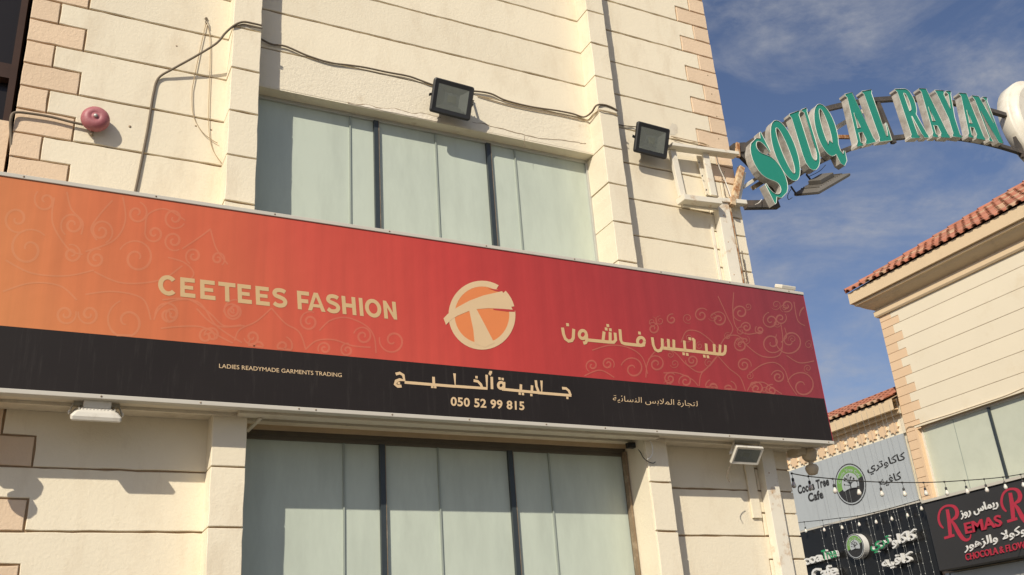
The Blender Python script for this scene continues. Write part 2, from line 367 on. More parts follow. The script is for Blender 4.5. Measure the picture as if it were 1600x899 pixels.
# ================================================================== THE SHOP BUILDING
BX0, BX1 = -.2565, 5.387
LP = (.975, 1.166); RPU = (3.905, 4.081); RPL = (3.940, 4.121)
PIL, GL = -.165, .114          # pilaster face, glass plane
HEADU, HEADL = 5.644, 3.252
ZT = 7.90
bld = thing('shop_building', 'cream plastered two storey shop with scored courses and tan quoins', 'building', (2.6, 2, 0))
wl = MB()
wl.box(BX0+.014, LP[0]+.05, .013, 6, 0, ZT)
wl.box(LP[0]+.05, RPU[1]-.05, .013, 6, HEADU+.012, ZT)
wl.box(LP[0]+.05, RPU[1]-.05, .013, 6, HEADL+.012, 4.1)
wl.box(LP[0]+.05, RPU[1]-.05, .30, 6, 4.1, HEADU+.012)
wl.box(LP[0]+.05, RPU[1]-.05, .30, 6, .14, HEADL+.012)
wl.box(RPU[1]-.05, BX1-.014, .013, 6, 0, ZT)
wall = wl.build('wall', M['joint'], bld)
def wblock(name, poly, m, top=0, base=-.02):
    return block(FA, poly, top, base).build(name, m, wall, fix=False)
QL, QS = .076, -.088           # long and short quoin right edges (left corner)
RL, RS = 5.034, 5.202          # long and short quoin left edges (right corner)
for k in range(-8, 16):
    z0, z1 = max(ZG(k), .14), min(ZG(k+1), ZT)
    if z1 - z0 < .05: continue
    zm = (ZG(k)+ZG(k+1))/2
    if zm < z0: continue
    # left corner: long quoin on the lower half of each course, short one above
    wblock('quoin_block', rect(BX0, QL, z0, zm), M['quoin']); wblock('quoin_block', rect(BX0, QS, zm, z1), M['quoin'])
    wblock('plaster_block', [(QL, z0), (LP[0]+.02, z0), (LP[0]+.02, z1), (QS, z1), (QS, zm), (QL, zm)], M['cream'])
    rp = RPU if k >= 3 else RPL
    qm = M['quoin'] if k >= 9 else M['cream']
    wblock('quoin_block', rect(RL, BX1, z0, zm), qm); wblock('quoin_block', rect(RS, BX1, zm, z1), qm)
    wblock('plaster_block', [(rp[1]-.02, z0), (RL, z0), (RL, zm), (RS, zm), (RS, z1), (rp[1]-.02, z1)], M['cream'])
    if k >= 10:
        wblock('plaster_block', rect(LP[1]-.02, RPU[0]+.02, z0, z1), M['cream'])
# lintel over the upper window, paler and patched, and the spandrel behind the sign
lin = block(FA, rect(LP[1]-.02, RPU[0]+.02, HEADU, ZG(10)), .004, -.3, gap=.003, jit=.004, step=.09).build('lintel', M['white_plaster'], bld, fix=False)
MB().box(LP[1]-.02, RPU[0]+.03, -.002, .3, HEADU-.003, HEADU+.03).build('lintel_soffit', M['white_plaster'], bld)
MB().box(LP[1]-.02, RPU[1]-.02, .0, .3, HEADL, 4.12).build('spandrel', M['cream'], bld)
# pilasters, each a core with a block per course
for (up, lo, nm) in ((LP, LP, 'left'), (RPU, RPL, 'right')):
    core = MB()
    core.box(up[0]+.012, up[1]-.012, PIL+.013, .26, ZG(4), ZT); core.box(lo[0]+.012, lo[1]-.012, PIL+.013, .26, .14, ZG(4)-.002)
    pil = core.build('pilaster', M['joint'], bld)
    for k in range(-8, 16):
        z0, z1 = max(ZG(k), .14), min(ZG(k+1), ZT)
        if z1-z0 < .05: continue
        pp = up if k >= 3 else lo
        block(FA, rect(pp[0]-.005, pp[1]+.005, z0, z1), -PIL, -.25).build('pilaster_block', M['cream'], pil, fix=False)
# windows
def window(z0, z1, x0, x1, seams, fm):
    wd = MB(); f = .028
    wd.box(x0, x1, GL-.02, GL+.03, z1-f, z1+.01); wd.box(x0, x1, GL-.02, GL+.03, z0, z0+f)
    wd.box(x0, x0+f, GL-.021, GL+.03, z0+f, z1-f); wd.box(x1-f, x1, GL-.021, GL+.03, z0+f, z1-f)
    win = wd.build('window', fm, bld, bevel=.003)
    xs = [x0+f, .3655*D, .5265*D, x1-f]
    for i in range(3):
        # each bay is two frosted panes that meet at a sealed joint
        sm = seams[i]; e = [xs[i]+(.015 if i else 0), sm-.003, sm+.003, xs[i+1]-(.015 if i < 2 else 0)]
        for a, b_ in ((e[0], e[1]), (e[2], e[3])):
            MB().box(a, b_, GL, GL+.012, z0+f, z1-f).build('pane', M['pane'], win)
        MB().box(sm-.005, sm+.005, GL-.012, GL+.006, z0+f, z1-f).build('pane_joint', M['seam'], win)
    for xm in xs[1:3]:
        MB().box(xm-.020, xm+.014, GL-.028, GL+.02, z0+f, z1-f).build('mullion', M['mullion'], win)
        MB().box(xm+.014, xm+.018, GL-.029, GL+.02, z0+f, z1-f).build('mullion_edge', M['bronze'], win)
    return win
sxu = [PY(547, 300, GL).x, PY(683.5, 300, GL).x, PY(811, 330, GL).x]
sxl = [PY(537, 840, GL).x, PY(690, 860, GL).x, PY(869, 860, GL).x]
window(4.15, HEADU-.002, LP[1]-.01, RPU[0]+.01, sxu, M['alu'])
wlow = window(.3, HEADL-.055, LP[1]-.01, RPL[0]+.0, sxl, M['darkbronze'])
MB().box(LP[1]-.01, RPL[0]+.0, .07, .12, HEADL-.03, HEADL).build('head_board', M['wood'], bld)
MB().box(LP[1]-.01, RPL[0]+.0, .085, .13, HEADL-.056, HEADL-.03).build('head_rail', M['darkbronze'], bld)
MB().box(RPL[0]-.032, RPL[0]-.014, .06, .10, .3, HEADL-.056).build('shutter_guide', M['bronze'], bld)
MB().box(RPL[0]-.006, RPL[0]+.02, PIL+.012, .2, .14, HEADL-.002).build('reveal', M['cream'], bld)
# hairline cracks at the lintel's lower edge, patch marks and drill holes
def crack(px, Y, wd, seed):
    rnd = random.Random(seed); pts = []
    for i in range(len(px)-1):
        for k in range(6):
            t = k/6; x = px[i][0]+(px[i+1][0]-px[i][0])*t; y = px[i][1]+(px[i+1][1]-px[i][1])*t
            pts.append(PY(x, y+rnd.uniform(-1.1, 1.1), Y))
    mb = MB(); ribbon(mb, pts, [wd*rnd.uniform(.4, 1.3) for _ in pts], NY, 0); return mb
crack([(738,190),(780,200),(822,212),(860,218),(905,223),(918,226)], -.0055, .006, 2).build('crack', M['stain'], lin)
crack([(820,213),(819,223),(821,232)], -.0055, .004, 3).build('crack', M['stain'], lin)
rnd = random.Random(11); tp = []; bo = []
for i in range(27):
    x = 543+i*5.6; yt = 161.0+(x-545)*.152+rnd.uniform(-1.2, 1.2)*math.sin(math.pi*i/26)+1.2*math.sin(i*.8); q = PY(x, yt, -.0062); q.z = max(q.z, HEADU+.007); tp.append(q)
    q = PY(x, 141+(x-440)*.2127, -.0062); bo.append(V((q.x, q.y, HEADU+.002+rnd.uniform(0, .003))))
ch_ = MB(); k = len(tp); ch_.add(tp+bo, [(i, i+1, k+i+1, k+i) for i in range(k-1)]); ch_.add([p+V((0,.003,0)) for p in tp]+tp, [(i, i+1, k+i+1, k+i) for i in range(k-1)]); ch_.build('plaster_chip', M['bare_plaster'], lin)
mb = MB(); ribbon(mb, [p+V((0,-.0006,.002)) for p in tp], [rnd.uniform(.002, .0075) for _ in tp], NY, 0); mb.build('crack', M['stain'], lin)
for i, (x, y) in enumerate([(276,72),(203,198),(306,197),(330,203),(1106,118),(1112,147),(1120,182),(1123,217),(512,141)]):
    mb = MB(); mb.lathe(PY(x, y, -.0012), NY, [(0, .0006), (.006 if i != 1 else .009, .0006), (.007, -.001)], 7); mb.build('drill_hole', M['stain'], bld)
mb = MB(); ring_ = [PY(1052+7*math.cos(a)*random.uniform(.7,1.1), 203+11*math.sin(a)*random.uniform(.7,1.1), -.0015) for a in [i*math.pi/7 for i in range(14)]]
mb.add(ring_, [tuple(range(14))]).build('plaster_patch', M['soffit'], bld)
# cornice (runs above the frame) and flat roof
PROF = [(0,7.90),(.035,7.90),(.055,7.93),(.055,8.02),(.03,8.03),(.03,8.05),(.07,8.075),(.13,8.11),(.19,8.155),(.235,8.20),(.275,8.21),(.275,8.25),(.255,8.26),(.33,8.265),(.33,8.487),(0,8.49)]
def sweep(prof, path, zoff=0):
    """profile (out, z) along a plan path of (x, y) corners with outward normals mitred"""
    mb = MB(); n = len(path); rows = []
    for i in range(n):
        d1 = (V(path[i])-V(path[i-1])).normalized() if i else None; d2 = (V(path[i+1])-V(path[i])).normalized() if i < n-1 else None
        n1_ = V((-d1.y, d1.x)) if d1 else None; n2_ = V((-d2.y, d2.x)) if d2 else None
        if n1_ is None: m_ = n2_
        elif n2_ is None: m_ = n1_
        else: m_ = (n1_+n2_)/(1+n1_.dot(n2_))
        rows.append([(path[i][0]+m_.x*o_, path[i][1]+m_.y*o_, z+zoff) for o_, z in prof])
    k = len(prof); vv = [p for r in rows for p in r]
    mb.add(vv, [(i*k+j, i*k+j+1, (i+1)*k+j+1, (i+1)*k+j) for i in range(n-1) for j in range(k-1)])
    return mb
sweep(PROF, [(BX1, 6), (BX1, 0), (BX0, 0), (BX0, 6)][::-1] and [(BX1, 6), (BX1, 0), (BX0, 0), (BX0, 6)]).build('cornice', M['cornice'], bld)
MB().box(BX0, BX1, .0, 6, ZT, 8.46).build('parapet', M['cornice'], bld)

# ================================================================== NEIGHBOUR AT THE LEFT CORNER
nb = thing('dark_clad_building', 'dark brown glazed building, shade put into its colour, in the gap beside the quoins', 'building', (-2.2, 1, 0))
MB().box(-4.2, BX0-.03, .45, 3, 0, 8.5).build('wall', M['shadedwall'], nb)
for i in range(3):
    MB().box(-1.75+i*.5, -1.33+i*.5, .425, .46, 3.9, 5.55).build('pane', M['darkglass'], nb)
    MB().box(-1.75+i*.5, -1.33+i*.5, .425, .46, 5.68, 7.3).build('pane', M['darkglass'], nb)
MB().box(-4.2, BX0-.035, .36, .449, 5.56, 5.67).build('transom', M['maroon'], nb)
MB().box(BX0-.075, BX0-.035, .30, .448, 3.2, 8.5).build('jamb', M['maroon'], nb)
a = PY(0, 190, .10); b_ = PY(8, 262, .10)
MB().box(-1.1, b_.x-.005, .08, .35, 0, a.z).build('pier', M['quoin'], nb)

# ================================================================== THE SHOP SIGN
SY = -.34; SX0, SX1 = -.372, 5.555; SZ0, SZM, SZ1 = 3.250, 3.587, 4.461
sg = thing('shop_sign', 'long red and black shop sign board with tan lettering and round logo', 'sign', ((SX0+SX1)/2, -.17, SZ0))
MB().box(SX0+.01, SX1-.01, SY+.012, -.166, SZ0, SZ1+.012).build('box_frame', M['soffit'], sg)
MB().box(SX0+.01, SX1-.01, -.17, -.006, SZ0+.01, SZ0+.05).build('back_rail', M['soffit'], sg) if False else None
MB().box(SX0, SX1, SY, SY+.012, SZM, SZ1).build('red_panel', M['signred'], sg)
MB().box(SX0, SX1, SY, SY+.012, SZ0, SZM).build('black_panel', M['signblack'], sg)
tr = MB(); tr.box(SX0-.004, SX1+.004, SY-.008, SY+.06, SZ1+.001, SZ1+.026).build('top_trim', M['trim'], sg, bevel=.003)
bt = MB().box(SX0-.004, SX1+.004, SY-.008, SY+.05, SZ0-.026, SZ0-.001).build('bottom_trim', M['trim'], sg, bevel=.003)
MB().box(SX1, SX1+.005, SY+.0, -.17, SZ0, SZ1).build('end_trim', M['crimson'], sg)
# underside: sheet, stepped inner rails, a strip lamp channel over the window
MB().box(SX0+.01, SX1-.01, SY+.05, -.17, SZ0-.012, SZ0-.002).build('underside', M['soffit'], sg)
MB().box(SX0+.05, BX1-.02, -.19, -.166, SZ0-.03, SZ0-.0125).build('rear_rail', M['soffit'], sg)
MB().box(SX0+.05, LP[0], -.166, -.004, SZ0-.012, SZ0+.01).build('filler_strip', M['soffit'], sg)
MB().box(RPL[1], BX1, -.166, -.004, SZ0-.012, SZ0+.01).build('filler_strip', M['soffit'], sg)
MB().box(LP[1]-.02, RPL[0]+.05, -.166, -.1, SZ0-.004, SZ0+.03).build('filler_strip', M['soffit'], sg)
MB().box(1.10, 4.0, -.262, -.200, SZ0-.034, SZ0-.0125).build('lamp_channel', M['soffit'], sg, bevel=.003)
MB().bar(PY(408, 653, -.19), PY(386, 674, -.03), .02, .012).build('stay', M['soffit'], sg)
for i, x in enumerate([-.2, .36, .87, 1.42, 1.52, 1.99, 2.5, 3.05, 3.5, 3.92, 4.55, 5.05, 5.5]):
    MB().lathe(V((x, SY-.008, SZ0-.013)), NY, [(0, .003), (.005, .0025), (.0055, 0)], 8).build('screw', M['bronze'], sg)
for x in [-.15, .55, 1.25, 2.0, 2.7, 3.4, 4.15, 4.8, 5.4]:
    MB().lathe(V((x, SY-.008, SZ1+.014)), NY, [(0, .003), (.005, .0025), (.0055, 0)], 8).build('screw', M['bronze'], sg)
S = lambda x, y: PY(x, y, SY)
def arc(cx, cy, rx, ry, a0, a1, n=14): return [(cx+rx*math.cos(math.radians(a0+(a1-a0)*i/n)), cy+ry*math.sin(math.radians(a0+(a1-a0)*i/n))) for i in range(n+1)]
TK = .215
def cap_letter(ch, w_):
    t_ = TK/w_                                       # stroke across, in the letter's own width
    if ch == 'I': return [rect(0, 1, 0, 1)]
    if ch == 'E': return [[(0,0),(1,0),(1,TK),(t_,TK),(t_,.5-TK*.42),(.86,.5-TK*.42),(.86,.5+TK*.46),(t_,.5+TK*.46),(t_,1-TK),(.97,1-TK),(.97,1),(0,1)]]
    if ch == 'F': return [[(0,0),(t_,0),(t_,.36),(.90,.36),(.90,.36+TK),(t_,.36+TK),(t_,1-TK),(1,1-TK),(1,1),(0,1)]]
    if ch == 'T': return [[(.5-t_/2,0),(.5+t_/2,0),(.5+t_/2,1-TK),(1,1-TK),(1,1),(0,1),(0,1-TK),(.5-t_/2,1-TK)]]
    if ch == 'H': return [[(0,0),(t_,0),(t_,.5-TK*.5),(1-t_,.5-TK*.5),(1-t_,0),(1,0),(1,1),(1-t_,1),(1-t_,.5+TK*.5),(t_,.5+TK*.5),(t_,1),(0,1)]]
    if ch == 'N': return [[(0,0),(t_,0),(t_,.62),(1-t_*.85,0),(1,0),(1,1),(1-t_,1),(1-t_,.38),(t_*.85,1),(0,1)]]
    if ch == 'A': return [[(0,0),(t_*1.0,0),(t_*1.0+.08,.20),(1-t_*1.0-.08,.20),(1-t_*1.0,0),(1,0),(.5+t_*.52,1),(.5-t_*.52,1)], [(.33,.37),(.67,.37),(.5,.77)]]
    if ch == 'O': return [arc(.5,.5,.5,.52,0,350,35), arc(.5,.5,.5-t_*1.02,.52-TK,0,350,35)]
    if ch == 'C': return [arc(.52,.5,.52,.52,42,318,26)+arc(.52,.5,.52-t_*1.05,.52-TK,318,42,26)]
    if ch == 'S':
        P = [(.90,.83),(.74,.895),(.50,.915),(.25,.87),(.135,.72),(.24,.60),(.50,.535),(.76,.455),(.875,.31),(.76,.145),(.50,.085),(.26,.105),(.07,.20)]
        C_ = spline([V((a*w_, b__, 0)) for a, b__ in P], 5); h = TK*.5; Lf, Rt = [], []
        for i in range(len(C_)):
            d_ = (C_[min(i+1, len(C_)-1)]-C_[max(i-1, 0)]).normalized(); n_ = V((-d_.y, d_.x, 0))
            Lf.append(((C_[i]+n_*h).x/w_, (C_[i]+n_*h).y)); Rt.append(((C_[i]-n_*h).x/w_, (C_[i]-n_*h).y))
        return [Lf+Rt[::-1]]
for word in ((('C',65,168),('E',185,268),('E',295,380),('T',398,496),('E',507,588),('E',612,693),('S',712,797)), (('F',860,934),('A',922,1030),('S',1040,1122),('H',1137,1225),('I',1247,1271),('O',1284,1390),('N',1405,1490))):
    wv, wf_ = [], []
    for ch, a0, a1 in word:
        vv, ff = fill(cap_letter(ch, (a1-a0)/114.)); b0 = len(wv)
        for v in vv:
            s_ = (a0+(a1-a0)*v.x-65)/(1490-65); wv.append(tuple(S(247,460)+(S(620.6,500)-S(247,460))*s_+(S(247,429.4)-S(247,460))*v.y+NY*.0015))
        wf_ += [tuple(k+b0 for k in f) for f in ff]
    me = bpy.data.meshes.new('lettering'); me.from_pydata(wv, [], wf_); me.update(); obj('lettering', me, M['ink'], sg)
lettering('lettering', 'LADIES READYMADE GARMENTS TRADING', S(342.3,575.2), S(534,589.7), S(342.3,568.6), NY, M['ink_light'], sg, offset=.002)
lettering('lettering', '050 52 99 815', S(704,634.6), S(819.4,641.7), S(704,620.2), NY, M['ink_light'], sg, offset=.026, spacing=1.05)
lettering('lettering', vis(0xFEDF,0xFE98,0xFEA0,0xFE8E,0xFEAD,0xFE93) and
  vis(0xFEDF,0xFE98,0xFEA0,0xFE8E,0xFEAD,0xFE93,0x20,0xFE8D,0xFEDF,0xFEE4,0xFEFC,0xFE91,0xFEB2,0x20,0xFE8D,0xFEDF,0xFEE8,0xFEB4,0xFE8E,0xFE8B,0xFEF4,0xFE94),
  S(957.5,629.5), S(1090,638), S(957.5,617.5), NY, M['ink_light'], sg, offset=-.006)
# the two Arabic lines in square strokes
def strokes(name, zm, lines, dots, wpx, material, dot=None):
    x0, y0, sc_ = zm; mb = MB(); k = 0
    wd = wpx/sc_*.0043
    for pl, smooth in lines:
        P = [S(x0+a/sc_, y0+b__/sc_) for a, b__ in pl]
        if smooth: P = spline(P, 6)
        ribbon(mb, P, wd, NY, .0014+k*.0001); k += 1
    for (a, b__) in dots:
        c = S(x0+a/sc_, y0+b__/sc_); h = (dot or wd)*.5; mb.add([c+XV*h*i+ZV*h*j+V((0,-.0014,0)) for i, j in ((-1,-1),(1,-1),(1,1),(-1,1))], [(0,1,2,3)])
    return mb.build(name, material, sg, fix=False)
def ringpts(cx, cy, rx, ry, n=14, a0=0, a1=2*math.pi): return [(cx+rx*math.cos(a0+(a1-a0)*i/n), cy+ry*math.sin(a0+(a1-a0)*i/n)) for i in range(n+1)]
strokes('lettering', (860,480,5.517), [
  ([(1507,328),(1507,375),(1500,398),(1484,408),(1440,405),(1300,388),(1140,371),(1040,361),(960,352)], 0),
  ([(1462,326),(1458,405)],0), ([(1410,320),(1414,402)],0), ([(1340,315),(1346,394)],0), ([(1238,278),(1240,384)],0), ([(1152,290),(1160,374)],0),
  ([(1062,282),(1064,364)],0), ([(1014,276),(1019,358)],0), ([(962,272),(964,345),(948,374),(925,380),(902,366),(886,330),(876,262)],0),
  ], [(1326,424),(1357,429),(1200,274),(1230,279),(1148,404),(1179,409)], 31, M['ink'], .0225)
strokes('lettering', (860,480,5.517), [
  (ringpts(780,297,30,34),1), ([(812,325),(780,332),(700,324),(640,317),(616,308),(606,285),(598,192)],0),
  ([(556,222),(562,285),(545,304),(500,302),(300,283)],0), ([(514,218),(514,300)],0), ([(462,212),(452,296)],0),
  (ringpts(278,238,30,34),1), ([(310,235),(312,290),(302,308),(282,312)],0),
  ([(103,178),(112,235),(128,275),(155,295),(182,290),(196,268),(200,190)],0)],
  [(767,225),(480,190),(516,197),(494,160),(147,153)], 31, M['ink'], .0225)
strokes('lettering', (600,420,3.747), [
  ([(1042,700),(1066,702),(1082,716),(1092,742)],0), ([(1096,743),(900,727)],0), ([(921,656),(923,728),(690,706)],0), ([(888,654),(892,690),(906,726)],0),
  ([(866,684),(865,722)],0), ([(801,678),(800,716)],0), (ringpts(684,684,16,18),1), ([(702,664),(702,706)],0)],
  [(1073,757),(862,740),(794,732),(813,734),(676,644),(694,647)], 16, M['ink_light'], .0165)
strokes('lettering', (600,420,3.747), [
  ([(630,634),(632,706)],0), ([(626,622),(618,616),(622,606),(632,608)],0), ([(600,622),(602,702),(415,689)],0), ([(524,656),(548,660),(566,678),(574,698)],0),
  ([(412,614),(416,690),(120,666)],0), ([(289,634),(291,680)],0), ([(68,618),(92,612),(112,624),(118,654),(92,650),(70,658),(64,678),(80,690),(102,688)],0)],
  [(541,636),(282,692),(299,693),(86,671)], 16, M['ink_light'], .0165)
# round logo
def flat(name, polys, zm, material, lift):
    x0, y0, sc_ = zm; mb = MB()
    for i, pl in enumerate(polys):
        mb.add([S(x0+a/sc_, y0+b__/sc_) + NY*(lift+i*.0001) for a, b__ in pl], [tuple(range(len(pl)))])
    return mb.build(name, material, sg, fix=False)
Z3 = (600,420,3.747)
flat('logo', [ringpts(573,271,172,178,36)[:-1]], Z3, M['logo_orange'], .0012)
ra = ringpts(573,273,196,202,48)[:-1]; rb = ringpts(573,271,160,166,48)[:-1]
mb = MB(); vv = [S(600+a/3.747, 420+b__/3.747)+NY*.0016 for a, b__ in ra+rb]
mb.add(vv, [(i, (i+1)%48, 48+(i+1)%48, 48+i) for i in range(48) if i not in (46, 40, 41)]).build('logo_ring', M['ink_light'], sg, fix=False)
mb = MB()   # the red nicks cut into ring and disc above and below the bar's right end
for i, pl in enumerate([[(608,116),(700,128),(700,140),(652,132)], [(640,234),(765,240),(765,254),(720,252),(640,242)]]):
    mb.add([S(600+a/3.747, 420+b__/3.747)+NY*(.0020+i*.0001) for a, b__ in pl], [tuple(range(len(pl)))])
mb.build('logo_nick', M['signred'], sg, fix=False)
flat('logo_bar', [[(348,292),(372,266),(430,226),(500,188),(580,158),(690,133),(722,172),(752,241),(690,236),(610,232),(540,238),(500,247),(430,276),(392,300),(362,330)], [(498,244),(540,236),(585,320),(645,436),(590,462),(530,440),(522,360)]], Z3, M['ink_light'], .0024)
# printed scrollwork
sm_ = MB(); lvl = [0]
def spiral(zm, cx, cy, R_, turns=1.6, a0=0., d=1, wd=.0115, tail=None):
    x0, y0, sc_ = zm; P = []
    nn = int(26*turns)
    for i in range(nn+1):
        t = i/nn; r_ = R_*(1-.86*t); a_ = a0 + d*t*turns*2*math.pi
        P.append((cx+r_*math.cos(a_), cy+r_*math.sin(a_)))
    if tail:
        P = [tuple(q)[:2] for q in spline([V((*q, 0)) for q in tail+[P[0], P[2]]], 8)][:-8] + P
    W = [S(min(max(x0+a_/sc_, 1-90), 1290), y0+b__/sc_) for a_, b__ in P]
    W = [q for q in W if SX0+.01 < q.x < SX1-.01 and SZM+.004 < q.z < SZ1-.004]
    lvl[0] += 1
    if len(W) > 2: ribbon(sm_, W, [wd*(.7+.5*math.sin(math.pi*i/len(W))) for i in range(len(W))], NY, .0003+lvl[0]*.000009)
def curve(zm, pts, wd=.0095):
    x0, y0, sc_ = zm
    P = spline([V((*q, 0)) for q in pts], 8); W = [S(x0+q.x/sc_, y0+q.y/sc_) for q in P]
    W = [q for q in W if SX0+.01 < q.x < SX1-.01 and SZM+.004 < q.z < SZ1-.004]
    lvl[0] += 1
    if len(W) > 2: ribbon(sm_, W, wd, NY, .0003+lvl[0]*.000009)
A1 = (0,260,2.2475); A2 = (850,440,3.459)
for a in [(255,205,44,1.7,2.2,1),(355,228,44,1.7,1.2,-1),(252,308,34,1.6,4.4,1),(338,325,36,1.6,5.2,-1),(480,322,66,1.5,3.6,1),(100,290,74,1.4,5.6,-1),(612,182,40,1.5,.5,1),(542,236,34,1.5,3.5,-1),(610,262,36,1.6,1,1),
          (312,520,38,1.6,3.4,-1),(230,520,38,1.6,6.0,1),(446,545,76,1.4,4.4,-1),(680,315,30,1.5,2,1),(765,325,26,1.5,1,-1),(590,520,46,1.5,3,1),(822,508,40,1.6,5,-1),(745,592,28,1.5,3,1),(885,600,28,1.5,3,-1),(60,185,50,1.4,1,1),(160,120,42,1.3,4,-1),(480,165,40,1.4,5,1)]: spiral(A1, *a)
for a in [[(190,110),(185,200),(240,290),(290,310)],[(235,90),(250,150),(290,195),(285,240)],[(395,120),(350,170),(320,220),(340,260)],[(430,100),(440,190),(400,260),(300,300)],[(20,330),(110,375),(230,385),(330,365)],[(10,440),(110,410),(210,420),(270,470)],[(300,450),(400,440),(500,465),(530,540)],
          [(330,370),(430,410),(560,400),(640,350)],[(510,225),(520,170),(580,150),(650,190)],[(590,320),(650,340),(680,380),(640,420)],[(540,540),(560,500),(620,470),(700,480),(760,560),(850,620)],[(690,500),(760,560),(860,560)],[(640,290),(700,250),(740,220)],[(740,225),(760,290),(800,345)]]: curve(A1, a)
A3 = (230,400,3.81)
for a in [(965,392,62,1.7,5.2,-1),(1285,478,58,1.6,3.4,1),(1462,505,82,1.4,3.4,-1),(1056,552,42,1.5,2.4,1),(1190,562,42,1.5,5,-1),(655,540,58,1.4,4,-1),(810,540,60,1.4,5,1),(505,330,50,1.6,3,1),(350,478,54,1.5,.4,-1),(150,350,44,1.4,2,1)]: spiral(A3, *a)
for a in [[(520,505),(550,440),(650,390),(740,312)],[(740,312),(820,400),(905,455),(945,560)],[(1025,445),(1090,385),(1190,368),(1300,415),(1350,480),(1362,580)],[(90,262),(240,258),(365,335),(455,415),(560,412)],[(80,432),(200,420),(330,425),(430,480),(510,520)],[(945,555),(1010,505),(1110,500),(1220,535),(1330,545)]]: curve(A3, a)
sm_.build('scroll_print', M['scroll'], sg, fix=False); sm_ = MB()
for a in [(945,205,44,1.7,3.6,1),(850,182,40,1.5,5.6,-1),(1062,168,46,1.6,1.5,1),(1225,212,46,1.6,4.5,-1),(1278,200,34,1.5,5.5,1),(1330,322,82,1.5,3.6,-1),(1232,332,60,1.5,.3,1),(1063,345,42,1.7,5.6,-1),(800,428,36,1.7,3.2,-1),(606,446,48,1.6,3.6,1),(345,446,36,1.6,.6,-1),
          (480,472,66,1.4,3.4,1),(680,526,34,1.6,5.6,-1),(765,540,40,1.6,2,1),(910,572,42,1.5,4.4,-1),(1000,582,44,1.5,4.9,1),(1080,452,40,1.7,.2,-1),(1265,516,38,1.7,3.4,1),(1148,580,40,1.6,3.6,1),(1228,590,34,1.6,5,-1),(1395,565,82,1.4,3.4,1),(1312,132,34,1.5,2,-1),(1093,248,30,1.5,3,1),(1165,262,26,1.5,4,-1),
          (590,255,34,1.5,4,1),(260,455,36,1.4,2,1),(1440,180,60,1.3,3,1),(690,205,30,1.3,5,-1)]: spiral(A2, *a)
for a in [[(838,572),(850,500),(900,450),(938,402)],[(938,402),(1000,470),(1060,520),(1090,598)],[(645,495),(720,495),(800,530),(840,575)],[(550,520),(560,440),(610,375),(700,380),(770,450),(850,490),(930,410)],
          [(260,372),(360,345),(460,360),(530,410),(560,500)],[(740,330),(770,270),(830,270),(890,310),(940,360)],[(950,350),(985,300),(1050,295),(1100,350),(1180,405),(1270,400),(1290,320),(1280,230)],[(1110,498),(1180,450),(1250,440),(1300,480),(1325,550),(1370,620)],
          [(1095,600),(1120,560),(1180,545),(1240,580),(1290,612)],[(1025,60),(1020,170),(1040,250),(1100,285),(1180,270)],[(1350,110),(1370,210),(1410,240)],[(1300,250),(1310,300),(1280,330)],[(1310,400),(1380,440),(1460,430)],[(940,80),(990,190),(1020,260),(985,310)],[(200,520),(300,480),(380,520)]]: curve(A2, a)
rnd = random.Random(21)
for _ in range(26):
    spiral(A2, rnd.uniform(560, 1440), rnd.uniform(120, 590), rnd.uniform(18, 30), 1.5, rnd.uniform(0, 6), rnd.choice((-1, 1)), .006)
sm_.build('scroll_print', M['scroll'], sg, fix=False)

